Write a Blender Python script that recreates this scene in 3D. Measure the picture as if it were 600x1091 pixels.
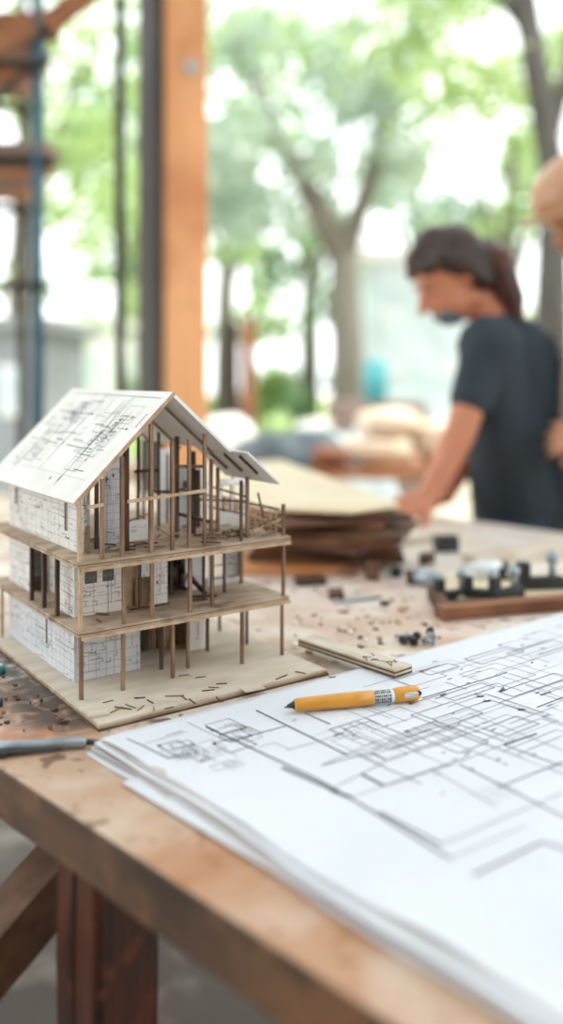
import bpy, bmesh, math, random
from mathutils import Vector, Matrix
R = random.Random(7)
for o in list(bpy.data.objects): bpy.data.objects.remove(o, do_unlink=True)
SC = bpy.context.scene; COL = SC.collection
PI = math.pi
TZ = 0.85            # table top height
CZ = TZ + 0.35       # lens height
FP = 940.0

# ---------------------------------------------------------------- camera, sky, sun, exposure
cam = bpy.data.cameras.new('camera'); co = bpy.data.objects.new('camera', cam); COL.objects.link(co)
co.location = (0, 0, CZ); co.rotation_euler = (PI/2, 0, 0)
cam.sensor_fit = 'VERTICAL'; cam.sensor_height = 36; cam.sensor_width = 36*600/1091
cam.lens = 36*FP/1091; cam.shift_y = -(545.5-400)/1091
cam.clip_start = .02; cam.clip_end = 300
cam.dof.use_dof = True; cam.dof.focus_distance = 0.955; cam.dof.aperture_fstop = 1.3
SC.camera = co
wd = bpy.data.worlds.new('sky'); SC.world = wd; wd.use_nodes = True
bg = wd.node_tree.nodes['Background']; bg.inputs[0].default_value = (.93, .98, 1, 1); bg.inputs[1].default_value = 2.6
sl = bpy.data.lights.new('sun', 'SUN'); so = bpy.data.objects.new('sun', sl); COL.objects.link(so)
sl.energy = 4.0; sl.angle = math.radians(14); sl.color = (1, .94, .84)
so.rotation_euler = Vector((.9, .12, .85)).to_track_quat('Z', 'Y').to_euler()
SC.view_settings.view_transform = 'Standard'; SC.view_settings.look = 'None'
SC.view_settings.exposure = 0.27; SC.view_settings.gamma = 1; SC.view_settings.use_curve_mapping = False

# ---------------------------------------------------------------- picture measurements -> places
def W(x, y, z=0.0):                    # point at height z above the table top
    d = (.35 - z)*FP/(y - 400); return Vector(((x-300)/FP*d, d, TZ+z))
def WD(x, y, d): return Vector(((x-300)/FP*d, d, CZ-(y-400)/FP*d))

# ---------------------------------------------------------------- materials
def rgb(h):
    c = [int(h[i:i+2], 16)/255 for i in (0, 2, 4)]
    return tuple((v/12.92 if v <= .04045 else ((v+.055)/1.055)**2.4) for v in c) + (1,)
def mat(name, c1, c2=None, rough=.6, scale=20, stretch=(1, 1, 1), metal=0, c3=None, sc3=3, th=(.5, .62), bump=0, det=4, coat=0, trans=0):
    m = bpy.data.materials.new(name); m.use_nodes = True; nt = m.node_tree; N = nt.nodes; L = nt.links
    b = N['Principled BSDF']; b.inputs['Roughness'].default_value = rough; b.inputs['Metallic'].default_value = metal
    b.inputs['Base Color'].default_value = rgb(c1)
    if coat: b.inputs['Coat Weight'].default_value = coat
    if trans: b.inputs['Transmission Weight'].default_value = trans
    if c2:
        tc = N.new('ShaderNodeTexCoord'); mp = N.new('ShaderNodeMapping'); mp.inputs['Scale'].default_value = stretch
        n = N.new('ShaderNodeTexNoise'); n.inputs['Scale'].default_value = scale; n.inputs['Detail'].default_value = det
        L.new(tc.outputs['Object'], mp.inputs[0]); L.new(mp.outputs[0], n.inputs['Vector'])
        r = N.new('ShaderNodeValToRGB'); r.color_ramp.elements[0].position = .35; r.color_ramp.elements[1].position = .65
        r.color_ramp.elements[0].color = rgb(c1); r.color_ramp.elements[1].color = rgb(c2)
        L.new(n.outputs[0], r.inputs[0]); out = r.outputs[0]
        if c3:
            n2 = N.new('ShaderNodeTexNoise'); n2.inputs['Scale'].default_value = sc3; n2.inputs['Detail'].default_value = 6
            L.new(tc.outputs['Object'], n2.inputs['Vector'])
            r2 = N.new('ShaderNodeValToRGB'); r2.color_ramp.elements[0].position = th[0]; r2.color_ramp.elements[1].position = th[1]
            L.new(n2.outputs[0], r2.inputs[0])
            mx = N.new('ShaderNodeMixRGB'); mx.inputs[2].default_value = rgb(c3)
            L.new(r2.outputs[0], mx.inputs[0]); L.new(out, mx.inputs[1]); out = mx.outputs[0]
        L.new(out, b.inputs['Base Color'])
        if bump:
            bp = N.new('ShaderNodeBump'); bp.inputs['Strength'].default_value = bump; bp.inputs['Distance'].default_value = .002
            L.new(n.outputs[0], bp.inputs['Height']); L.new(bp.outputs[0], b.inputs['Normal'])
    return m
def leafmat(name, c1, c2):
    m = bpy.data.materials.new(name); m.use_nodes = True; nt = m.node_tree; N = nt.nodes; L = nt.links
    N.remove(N['Principled BSDF']); out = N['Material Output']
    d = N.new('ShaderNodeBsdfDiffuse'); t = N.new('ShaderNodeBsdfTranslucent'); a = N.new('ShaderNodeMixShader'); a.inputs[0].default_value = .5
    tc = N.new('ShaderNodeTexCoord'); n = N.new('ShaderNodeTexNoise'); n.inputs['Scale'].default_value = 1.6
    L.new(tc.outputs['Object'], n.inputs['Vector'])
    r = N.new('ShaderNodeValToRGB'); r.color_ramp.elements[0].position = .35; r.color_ramp.elements[1].position = .65
    r.color_ramp.elements[0].color = rgb(c1); r.color_ramp.elements[1].color = rgb(c2)
    L.new(n.outputs[0], r.inputs[0]); L.new(r.outputs[0], d.inputs[0]); L.new(r.outputs[0], t.inputs[0])
    L.new(d.outputs[0], a.inputs[1]); L.new(t.outputs[0], a.inputs[2]); L.new(a.outputs[0], out.inputs[0])
    return m
def table_mat():
    m = mat('bench_wood', 'D8C3AC', 'BE9C7E', .4, 5, (1, 1, 1), det=8, bump=.25)
    nt = m.node_tree; N = nt.nodes; L = nt.links; b = N['Principled BSDF']
    src = b.inputs['Base Color'].links[0].from_socket
    tc = N.new('ShaderNodeTexCoord')
    def layer(scale, lo, hi, col, src, fac=1.0, dist=0, mask=None, stretch=(1, 1, 1)):
        mp = N.new('ShaderNodeMapping'); mp.inputs['Scale'].default_value = stretch; L.new(tc.outputs['Object'], mp.inputs[0])
        n = N.new('ShaderNodeTexNoise'); n.inputs['Scale'].default_value = scale; n.inputs['Detail'].default_value = 9; n.inputs['Distortion'].default_value = dist
        L.new(mp.outputs[0], n.inputs['Vector'])
        r = N.new('ShaderNodeMapRange'); r.inputs[1].default_value = lo; r.inputs[2].default_value = hi; r.inputs[4].default_value = fac
        L.new(n.outputs[0], r.inputs[0]); f = r.outputs[0]
        if mask is not None:
            mm = N.new('ShaderNodeMath'); mm.operation = 'MULTIPLY'; L.new(f, mm.inputs[0]); L.new(mask, mm.inputs[1]); f = mm.outputs[0]
        x = N.new('ShaderNodeMixRGB'); x.inputs[2].default_value = rgb(col); L.new(f, x.inputs[0]); L.new(src, x.inputs[1]); return x.outputs[0]
    def spot(p, rad):
        d = N.new('ShaderNodeVectorMath'); d.operation = 'DISTANCE'; L.new(tc.outputs['Object'], d.inputs[0]); d.inputs[1].default_value = p
        r = N.new('ShaderNodeMapRange'); r.inputs[1].default_value = rad; r.inputs[2].default_value = rad*.35; L.new(d.outputs['Value'], r.inputs[0]); return r.outputs[0]
    src = layer(6, .5, .72, 'C58E66', src, .6, .6)
    src = layer(7, .45, .6, 'EFE4D8', src, .75, .4)
    src = layer(30, .6, .66, '4A3A30', src, .8, .9); src = layer(70, .64, .7, '6A5646', src, .7, .9)
    a = W(430, 590); src = layer(5, .3, .5, 'F0E8E0', src, .8, .4, spot((a.x, a.y+.1, TZ), .75))  # pale wash on the far bench: glare mixed into the wood colour
    a = W(330, 1000); src = layer(6, .3, .55, 'B47848', src, .8, .6, spot((a.x, a.y, TZ), .32))
    a = W(200, 900); src = layer(9, .45, .62, 'B98258', src, .6, .6, spot((a.x, a.y, TZ), .2))
    a = W(10, 770); src = layer(14, .35, .6, 'B8704A', src, .75, .8, spot((a.x-.02, a.y, TZ), .16))
    for q_, r_ in (((75, 762), .07), ((50, 745), .08), ((22, 722), .09), ((-5, 700), .1)):
        a = W(*q_); src = layer(40, .3, .52, '3A3A35', src, .9, .8, spot((a.x, a.y, TZ), r_))
    a = W(330, 640); src = layer(10, .5, .62, 'C9978A', src, .45, .4, spot((a.x, a.y, TZ), .45))
    L.new(src, b.inputs['Base Color'])
    return m
MT = dict(
    bench=table_mat(), bench_side=mat('bench_edge', '604634', '402E22', .6, 9, (1, 1, 3), c3='7A563A', sc3=14, bump=.4),
    leg=mat('red_brown_timber', '5A2C1C', '2E1610', .45, 12, (6, 6, .6), c3='6E3A26', sc3=30, th=(.6, .7), bump=.6),
    brace=mat('brown_timber', '7A5A44', '5A4030', .7, 10, (3, 3, 3)),
    ply=mat('plywood_board', 'DDD2C2', 'C9BBA6', .6, 14, (1, 3, 1), c3='B39678', sc3=18, th=(.6, .8)),
    plyd=mat('plywood_core', '54402F', '735A46', .8, 60),
    plym=mat('slab_wood', 'C2AD96', 'A08870', .7, 22, (1, 3, 1), c3='6E5442', sc3=30, th=(.55, .75)),
    stick=mat('stick_wood', '9C7C60', '705442', .7, 60, (2, 2, .4)),
    stickd=mat('dark_stick_wood', '5E4638', '3E2E26', .7, 60, (2, 2, .4)),
    stickl=mat('pale_stick_wood', 'CDB495', 'AE9072', .7, 60),
    card=mat('card', 'EEEDE9', 'E6E4DE', .8, 30), cardu=mat('white_card', 'F4F3F1', 'EEECE9', .8, 20),
    cardp=mat('pale_blue_card', 'E2E4E8', 'D0D4DA', .8, 20),
    ink=mat('ink', '2B2C30', rough=.8), inkg=mat('grey_ink', '84868C', rough=.8), inkl=mat('light_ink', 'AEB2B8', rough=.8),
    paper=mat('paper', 'E6E9ED', 'DDE1E7', .75, 5), paperg=mat('under_paper', 'D2CBC8', 'BEB4B0', .8, 5),
    pane=mat('dark_pane', '5A5452', '6E6660', .3, 60),
    yellow=mat('yellow_plastic', 'E0A03A', 'D6922C', .35, 40, coat=.2), clear=mat('clear_plastic', 'E8ECEE', rough=.12),
    chrome=mat('chrome', 'DDDDDD', rough=.2, metal=1), dark=mat('dark_rubber', '26292C', '32363A', .5, 30), steel=mat('brushed_steel', 'B4BEC6', '8E98A0', .3, 40, metal=.35),
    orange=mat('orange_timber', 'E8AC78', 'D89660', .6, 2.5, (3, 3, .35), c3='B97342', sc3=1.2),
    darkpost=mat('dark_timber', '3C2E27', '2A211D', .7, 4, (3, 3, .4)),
    teal=mat('teal_paint', '3F6B80', '355A6E', .5, 4), rust=mat('rusty_steel', '3A302C', '242120', .6, 6),
    plank=mat('scaffold_plank', 'B0764E', '8A5A3E', .7, 3, (1, 4, 1)), plankg=mat('grey_plank', '9A8478', '6E5E56', .7, 3),
    ground=mat('dusty_ground', 'B9A894', '9A8C7A', .9, .8, c3='CFC4B4', sc3=3),
    grass=mat('grass', '8FA860', 'A9BC74', .9, 2),
    skin=mat('skin', 'C98566', 'BE7A5C', .5, 8), skin2=mat('tan_skin', 'C08A6A', 'B47C5E', .5, 8),
    hair=mat('dark_hair', '2A1E1C', '3E2820', .45, 30, (1, 1, 3)), hairr=mat('red_brown_hair', '5A3226', '3A2220', .45, 30),
    shirt=mat('navy_shirt', '2F3B45', '27323B', .8, 5), black=mat('black_cloth', '202226', '2A2C30', .8, 5), jeans=mat('denim', '3A4C60', '2E3E50', .9, 12),
    maskc=mat('mask_cloth', '5E707C', '52646E', .8, 20), tan=mat('tan_plastic', 'C79A78', 'BE8F6C', .35, 4, coat=.2), red=mat('red_cloth', 'A03028', '8A2820', .7, 20),
    shoe=mat('shoe_leather', '3A3430', '2C2826', .6, 10),
    bark=mat('bark', '5E5A50', '7A766A', .9, 6, (3, 3, .6), bump=.6), barkd=mat('dark_bark', '3E3C38', '55524C', .9, 6, (3, 3, .6)),
    eyew=mat('eye_surface', 'A88A7C', '9E8072', .4, 40), white=mat('white_paint', 'ECECE8', 'DEDEDA', .6, 3), cream=mat('cream_sack', 'EADBC4', 'D8C4AA', .8, 5), wsack=mat('white_sack', 'EDEAE4', 'DCD8D0', .8, 6),
    tarp=mat('grey_tarp', '48565C', '36424A', .5, 3), tarpl=mat('pale_tarp', 'C8D8DA', 'B4C6C8', .5, 3), tealp=mat('teal_plastic', '4FA3A8', '459499', .4, 5),
    pile=mat('pile_wood', '9A6848', '6E452F', .7, 8, (1, 4, 1)), piled=mat('dark_pile_wood', '6A4530', '46301F', .7, 8, (1, 4, 1)), pilel=mat('pale_sheet_wood', 'EADBBE', 'DFCBA8', .5, 5),
    grey=mat('grey_render', '9AA0A2', '868C8E', .8, 2), roofm=mat('roof_sheet', 'B8BEBF', 'A2A8AA', .5, 2),
    chip=mat('wood_chip', 'D8BE9A', 'B8946C', .8, 40), chipd=mat('dark_chip', '5E4638', '3E3028', .8, 40), blue=mat('blue_plastic', '2A3C58', '22304A', .35, 20),
)
LEAF = [leafmat('leaf_green', '93AC6C', 'C6D8A0'), leafmat('leaf_deep', '74906A', 'A4BC94'), leafmat('leaf_grey', '98AC9C', 'C2D0BE')]

# ---------------------------------------------------------------- mesh helpers
class MB:
    def __init__(s): s.bm = bmesh.new(); s.mi = 0
    def faces(s, pts, fs):
        v = [s.bm.verts.new(p) for p in pts]
        for f in fs:
            try: q = s.bm.faces.new([v[i] for i in f]); q.material_index = s.mi
            except ValueError: pass
    def box(s, c, size, rz=0, rx=0, ry=0):
        m = Matrix.Rotation(rz, 3, 'Z') @ Matrix.Rotation(ry, 3, 'Y') @ Matrix.Rotation(rx, 3, 'X'); c = Vector(c)
        pts = [c + m @ Vector((a*size[0]/2, b*size[1]/2, d*size[2]/2)) for a in (-1, 1) for b in (-1, 1) for d in (-1, 1)]
        s.faces(pts, [(0, 1, 3, 2), (4, 6, 7, 5), (0, 4, 5, 1), (2, 3, 7, 6), (0, 2, 6, 4), (1, 5, 7, 3)])
    def beam(s, p, q, w, h, up=(0, 0, 1)):
        p, q = Vector(p), Vector(q); d = (q-p).normalized(); up = Vector(up)
        if abs(d.dot(up)) > .95: up = Vector((UX, UY, 0))
        x = d.cross(up).normalized(); y = x.cross(d)
        pts = [e + x*a*w/2 + y*b*h/2 for e in (p, q) for a in (-1, 1) for b in (-1, 1)]
        s.faces(pts, [(0, 1, 3, 2), (4, 6, 7, 5), (0, 4, 5, 1), (2, 3, 7, 6), (0, 2, 6, 4), (1, 5, 7, 3)])
    def tube(s, pts, rads, n=12, caps=True):
        rings = []; pts = [Vector(p) for p in pts]
        if not hasattr(rads, '__len__'): rads = [rads]*len(pts)
        px = None
        for i, p in enumerate(pts):
            d = (pts[min(i+1, len(pts)-1)] - pts[max(i-1, 0)]).normalized()
            if px is None: px = d.orthogonal().normalized()
            px = (px - d*px.dot(d)).normalized(); py = d.cross(px)
            rings.append([s.bm.verts.new(p + (px*math.cos(2*PI*k/n) + py*math.sin(2*PI*k/n))*rads[i]) for k in range(n)])
        for a, b in zip(rings, rings[1:]):
            for k in range(n):
                q = s.bm.faces.new((a[k], a[(k+1) % n], b[(k+1) % n], b[k])); q.material_index = s.mi; q.smooth = True
        if caps:
            s.bm.faces.new(rings[0][::-1]).material_index = s.mi; s.bm.faces.new(rings[-1]).material_index = s.mi
    def prism(s, poly, z0, z1):
        n = len(poly); pts = [(x, y, z0) for x, y in poly] + [(x, y, z1) for x, y in poly]
        s.faces(pts, [tuple(range(n))[::-1], tuple(range(n, 2*n))] + [(i, (i+1) % n, n+(i+1) % n, n+i) for i in range(n)])
    def ball(s, c, r, sub=2, sc=(1, 1, 1), rot=None):
        m = Matrix.Translation(c) @ (rot.to_4x4() if rot else Matrix()) @ Matrix.Diagonal((sc[0], sc[1], sc[2], 1))
        g = bmesh.ops.create_icosphere(s.bm, subdivisions=sub, radius=r, matrix=m)
        for v in g['verts']:
            for f in v.link_faces: f.material_index = s.mi; f.smooth = True
    def build(s, name, mats, parent=None, bevel=0, smooth=False, origin=None):
        bmesh.ops.recalc_face_normals(s.bm, faces=s.bm.faces)
        me = bpy.data.meshes.new(name)
        if origin is not None:
            bmesh.ops.translate(s.bm, verts=s.bm.verts, vec=-Vector(origin))
        s.bm.to_mesh(me); s.bm.free()
        for m in (mats if isinstance(mats, (list, tuple)) else [mats]): me.materials.append(m)
        if smooth:
            for p in me.polygons: p.use_smooth = True
        o = bpy.data.objects.new(name, me); COL.objects.link(o)
        if origin is not None: o.location = origin
        if parent is not None:
            o.parent = parent
        if bevel:
            b = o.modifiers.new('bevel', 'BEVEL'); b.width = bevel; b.segments = 2; b.limit_method = 'ANGLE'
        return o
UX, UY = .8187, .5743
def tag(o, label, cat, group=None, kind=None):
    o['label'] = label; o['category'] = cat
    if group: o['group'] = group
    if kind: o['kind'] = kind
    return o
def empty(name, loc, rz=0, sc=None):
    o = bpy.data.objects.new(name, None); COL.objects.link(o); o.location = loc; o.rotation_euler = (0, 0, rz); o.empty_display_size = .05
    return o
def copy_tree(o, parent=None):
    c = o.copy(); COL.objects.link(c)
    if parent: c.parent = parent
    for ch in o.children: copy_tree(ch, c)
    return c
def blob(name, parts, m, parent=None, voxel=.008, smooth=3):
    """one continuous surface round tapered limbs: parts are (p, r, q, s) or (p, r)"""
    b = MB()
    for t in parts:
        if len(t) == 2: b.ball(t[0], t[1], 3)
        elif len(t) == 3: b.ball(t[0], 1, 3, t[1], t[2])
        else:
            p, r, q, s_ = Vector(t[0]), t[1], Vector(t[2]), t[3]; L = (q-p).length
            n = max(2, int(L/(min(r, s_)*.35)))
            for i in range(n+1):
                f = i/n; b.ball(p.lerp(q, f), r+(s_-r)*f, 2)
    o = b.build(name, m)
    md = o.modifiers.new('r', 'REMESH'); md.mode = 'VOXEL'; md.voxel_size = voxel
    ms = o.modifiers.new('s', 'SMOOTH'); ms.iterations = smooth; ms.factor = .6
    bpy.context.view_layer.update()
    dg = bpy.context.evaluated_depsgraph_get()
    me = bpy.data.meshes.new_from_object(o.evaluated_get(dg)); me.name = name
    o.modifiers.clear(); o.data = me
    for p in me.polygons: p.use_smooth = True
    if parent is not None: o.parent = parent; o.matrix_parent_inverse = Matrix.Translation(parent.location).inverted()
    return o

# ---------------------------------------------------------------- the setting
b = MB(); n = 24
b.box((0, 18, -.05), (90, 70, .1)); g = b.build('floor', MT['ground']); g['kind'] = 'structure'
b = MB(); b.box((0, 26, .03), (70, 26, .04)); g = b.build('trim_1', MT['grass']); g['kind'] = 'structure'
# unseen back wall and roof, added round the camera to shape the light
dk = mat('added_wall_boards', 'A08C7A', '86705E', .8, 3, (6, 1, .5))
b = MB(); b.box((0, -1.8, 1.5), (8, .06, 3.0)); g = b.build('wall_back_added', dk); g['kind'] = 'structure'
b = MB(); b.box((0, .95, 3.06), (8, 5.6, .004)); 
rf = bpy.data.materials.new('added_translucent_roof'); rf.use_nodes = True; _n = rf.node_tree.nodes; _l = rf.node_tree.links
_n.remove(_n['Principled BSDF']); _d = _n.new('ShaderNodeBsdfDiffuse'); _t = _n.new('ShaderNodeBsdfTranslucent'); _m = _n.new('ShaderNodeMixShader')
_m.inputs[0].default_value = .5; _d.inputs[0].default_value = (.85, .87, .88, 1); _t.inputs[0].default_value = (.80, .84, .88, 1)
_l.new(_d.outputs[0], _m.inputs[1]); _l.new(_t.outputs[0], _m.inputs[2]); _l.new(_m.outputs[0], _n['Material Output'].inputs[0])
g = b.build('ceiling_added', rf); g['kind'] = 'structure'  # translucent sheet added overhead, out of view, to soften the foreground light
b = MB(); b.box((0, .9, .006), (8, 5.4, .014)); g = b.build('trim_2', mat('shed_floor', '7E766C', '5E564E', .85, 1.5, c3='9A9488', sc3=5)); g['kind'] = 'structure'

# ---------------------------------------------------------------- workbench
S2 = math.sqrt(.5)
def T(s, t, z=0): return Vector((S2*(s+t), S2*(t-s), z))          # s runs along the near edge (to the right), t away across the bench
# X+Y = sqrt2*t ; X-Y = sqrt2*s
t0, t1 = .536*S2, 2.59*S2; s0, s1 = -2.99*S2, .46*S2
wb = empty('workbench', T((s0+s1)/2, (t0+t1)/2, 0), -PI/4)
tag(wb, 'large rough wooden workbench with stained top and thick edge under the model', 'workbench')
def wbpart(o):
    o.parent = wb; o.matrix_parent_inverse = Matrix.Translation(wb.location).inverted() if False else (Matrix.Translation(wb.location) @ Matrix.Rotation(-PI/4, 4, 'Z')).inverted(); return o
b = MB(); poly = []
rr = .02
for (s, t, a0) in ((s1-rr, t1-rr, 0), (s0+rr, t1-rr, 90), (s0+rr, t0+rr, 180), (s1-rr, t0+rr, 270)):
    for k in range(5):
        a = math.radians(a0+k*22.5); p = T(s+rr*math.cos(a), t+rr*math.sin(a)); poly.append((p.x, p.y))
b.prism(poly[::-1] if False else poly, TZ-.047, TZ)
top = b.build('tabletop', [MT['bench'], MT['bench_side']])
for p in top.data.polygons:
    if abs(p.normal.z) < .5 or p.normal.z < -.5: p.material_index = 1
md = top.modifiers.new('bevel', 'BEVEL'); md.width = .003; md.segments = 2
wbpart(top)
def legat(p, w, m, name='leg'):
    b = MB(); z1 = TZ-.047
    # a hewn post: slightly irregular octagon section, split down its length
    prof = [(-.5, -.42), (-.4, -.5), (-.05, -.5), (0, -.45), (.05, -.5), (.42, -.5), (.5, -.4), (.5, .42), (.4, .5), (-.42, .5), (-.5, .4)]
    rings = []
    for i in range(9):
        z = z1*i/8; k = 1+.03*math.sin(i*2.1)
        rings.append([b.bm.verts.new((p.x+w*(k*x*S2 + k*y*S2), p.y+w*(-k*x*S2+k*y*S2), z)) for x, y in prof])
    for a, c in zip(rings, rings[1:]):
        for j in range(len(prof)): b.bm.faces.new((a[j], a[(j+1) % len(prof)], c[(j+1) % len(prof)], c[j]))
    b.bm.faces.new(rings[0]); b.bm.faces.new(rings[-1])
    return wbpart(b.build(name, m))
q = WD(115, 950, .76); sL = (q.x-q.y)*S2; tL = (q.x+q.y)*S2
legat(T(sL, tL), .066, MT['leg'])
for (s, t) in ((s0+.15, t0+.12), (s0+.15, t1-.12), (s1-.15, t0+.12), (s1-.15, t1-.12)): legat(T(s, t), .09, MT['leg'])
b = MB(); p = T(sL-.02, tL+.05, TZ-.08); b.beam(WD(-110, 1130, .72), WD(78, 900, .86)-Vector((0, 0, .012)), .045, .05); wbpart(b.build('brace', MT['brace']))
b = MB(); b.beam(T(s0+.2, t0+.12, .3), T(s1-.2, t0+.12, .3), .04, .1); wbpart(b.build('stretcher', MT['brace']))
b = MB(); b.beam(T(s0+.2, t1-.12, .3), T(s1-.2, t1-.12, .3), .04, .1); wbpart(b.build('stretcher', MT['brace']))

# ---------------------------------------------------------------- architectural model (frame: u along the front, v to the back)
O = W(105, 780); ANG = math.atan2(UY, UX)
model = empty('architectural_model', (O.x, O.y, TZ), ANG)
tag(model, 'three storey house model of drawn-on card, thin wooden posts and a pitched roof', 'model house')
def u_of(x, v):                       # u of picture column x on the plane v
    r = (x-300)/FP; vx, vy = -UY, UX
    d = (v + O.x*vx + O.y*vy)/(r*vx+vy); return (r*d-O.x)*UX + (d-O.y)*UY
def v_of(x, u):
    r = (x-300)/FP; vx, vy = -UY, UX
    d = (u + O.x*UX + O.y*UY)/(r*UX+UY); return (r*d-O.x)*vx + (d-O.y)*vy
def z_of(x, y, v):
    r = (x-300)/FP; vx, vy = -UY, UX
    d = (v + O.x*vx + O.y*vy)/(r*vx+vy); return .35-(y-400)/FP*d
Z0, Z1, Z1t, Z2, Z2t = .007, .0735, .0790, .1470, .1530
b = MB()
def rough_rect(u0, v0, u1, v1, j):
    P = []
    for (a, c, n) in (((u0, v0), (u1, v0), 10), ((u1, v0), (u1, v1), 8), ((u1, v1), (u0, v1), 8), ((u0, v1), (u0, v0), 10)):
        for i in range(n): f = i/n; P.append((a[0]+(c[0]-a[0])*f+R.uniform(-j, j), a[1]+(c[1]-a[1])*f+R.uniform(-j, j)))
    return P
for i, (m_, za, zb) in enumerate(((1, 0, .0022), (2, .0022, .0046), (0, .0046, .007))):
    b.mi = m_; b.prism(rough_rect(.0008*i, .0006*i, .286-.001*i, .41, .0005), za, zb)
b.build('base_board', [MT['ply'], MT['plyd'], MT['plym']], model)
for (za, zb, ua, va, ub, vb) in ((Z1, Z1t, .008, .071, .281, .375), (Z2, Z2t, .006, .068, .281, .375)):
    b = MB()
    zm = (za+zb)/2
    def L(vv): return [(ua, va), (ub, va), (ub, .215), (.235, .215), (.235, vb), (ua, vb)]
    b.mi = 0; b.prism([(x, y) for x, y in L(0)], zm+.0004, zb)
    b.mi = 2; b.prism([(x+.001*(1 if x < .1 else -1), y+.001*(1 if y < .1 else -1)) for x, y in L(0)], zm-.0006, zm+.0004)
    b.mi = 1; b.prism([(x, y) for x, y in L(0)], za, zm-.0006)
    b.build('floor_slab', [MT['plym'], MT['plym'], MT['plyd']], model)

def scribble(rg, w, h, n, bold=.0007):
    """floor-plan line work on a w x h sheet: list of (x0,y0,x1,y1,width,ink)"""
    L = []
    for k in range(n):
        cw, ch = rg.uniform(.08, .3)*w, rg.uniform(.08, .35)*h; x, y = rg.uniform(.02*w, w-cw), rg.uniform(.02*h, h-ch)
        ink = rg.choice((1, 1, 2, 2, 3)); wd_ = bold*rg.choice((.45, .55, .8))
        k2 = rg.random()
        if k2 < .35: L += [(x, y, x+cw, y, wd_, ink), (x+cw, y, x+cw, y+ch, wd_, ink), (x, y+ch, x+cw, y+ch, wd_, ink), (x, y, x, y+ch, wd_, ink)]
        elif k2 < .65: L += [(x, y, x+cw, y, wd_, ink), (x+cw, y, x+cw, y+ch, wd_, ink)]
        elif k2 < .8: L += [(x, y, x+cw*1.5 if x+cw*1.5 < w else w, y, wd_*1.2, 1)]
        elif k2 < .93: L += [(x, y, x, min(h, y+ch*1.6), wd_*1.2, 1)]
        else:
            for i in range(5): L.append((x+cw*.12*i, y, x+cw*.12*i, y+ch*.25, wd_*.8, 1))
        if rg.random() < .15: L.append((x, y, x+cw*.12, y, wd_*3.5, 1))
    return L
def panel(name, p, ex, ey, w, h, th, m, lines=(), holes=(), parent=None, back=True, notch=None):
    """card panel: corner p, unit axes ex, ey, with real openings and drawn lines on both faces"""
    p, ex, ey = Vector(p), Vector(ex), Vector(ey); nz = ex.cross(ey).normalized(); b = MB(); b.mi = 0
    xs = sorted({0, w, *[a for hh in holes for a in (hh[0], hh[2])]}); ys = sorted({0, h, *[a for hh in holes for a in (hh[1], hh[3])]})
    for i in range(len(xs)-1):
        for j in range(len(ys)-1):
            cx, cy = (xs[i]+xs[i+1])/2, (ys[j]+ys[j+1])/2
            if any(a < cx < c and b_ < cy < d for a, b_, c, d in holes): continue
            c8 = []
            for zz in (-th/2, th/2):
                for (xx, yy) in ((xs[i], ys[j]), (xs[i+1], ys[j]), (xs[i+1], ys[j+1]), (xs[i], ys[j+1])): c8.append(p+ex*xx+ey*yy+nz*zz)
            b.faces(c8, [(3, 2, 1, 0), (4, 5, 6, 7), (0, 1, 5, 4), (1, 2, 6, 5), (2, 3, 7, 6), (3, 0, 4, 7)])
    for (x0, y0, x1, y1, lw, ink) in lines:
        x0, x1 = max(0, min(w, x0)), max(0, min(w, x1)); y0, y1 = max(0, min(h, y0)), max(0, min(h, y1))
        d = Vector((x1-x0, y1-y0, 0))
        if d.length < 1e-4: continue
        mx_, my_ = (x0+x1)/2, (y0+y1)/2
        if any(a-.001 < mx_ < c+.001 and b_-.001 < my_ < d_+.001 for a, b_, c, d_ in holes): continue
        nn = Vector((-d.y, d.x, 0)).normalized()*lw/2; b.mi = ink
        for zz in ((-th/2-.0002, th/2+.0002) if back else (th/2+.0002,)):
            q = [p+ex*(x+sx*nn.x)+ey*(y+sx*nn.y)+nz*zz for (x, y, sx) in ((x0, y0, -1), (x1, y1, -1), (x1, y1, 1), (x0, y0, 1))]
            b.faces(q, [(0, 1, 2, 3)])
    return b.build(name, [m, MT['ink'], MT['inkg'], MT['inkl']], parent)
def bricks(w, h, rg, dx=.014, dy=.0095):
    L = []
    y = 0
    while y < h: L.append((0, y, w, y+rg.uniform(-.0005, .0005), .0004, 2)); y += dy*rg.uniform(.8, 1.4)
    x = .004
    while x < w: L.append((x, 0, x, h*rg.uniform(.4, 1), .0005, rg.choice((1, 2, 2)))); x += dx*rg.uniform(.6, 1.6)
    for k in range(int(w*h*4500)):
        x, y = rg.uniform(0, w), rg.uniform(0, h); s = rg.uniform(.003, .012)
        L += [(x, y, x+s, y, .0006, 1), (x+s, y, x+s, y+rg.uniform(-.007, .007), .0006, 1)]
    return L
EU, EV, EZ = Vector((1, 0, 0)), Vector((0, 1, 0)), Vector((0, 0, 1))
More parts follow.
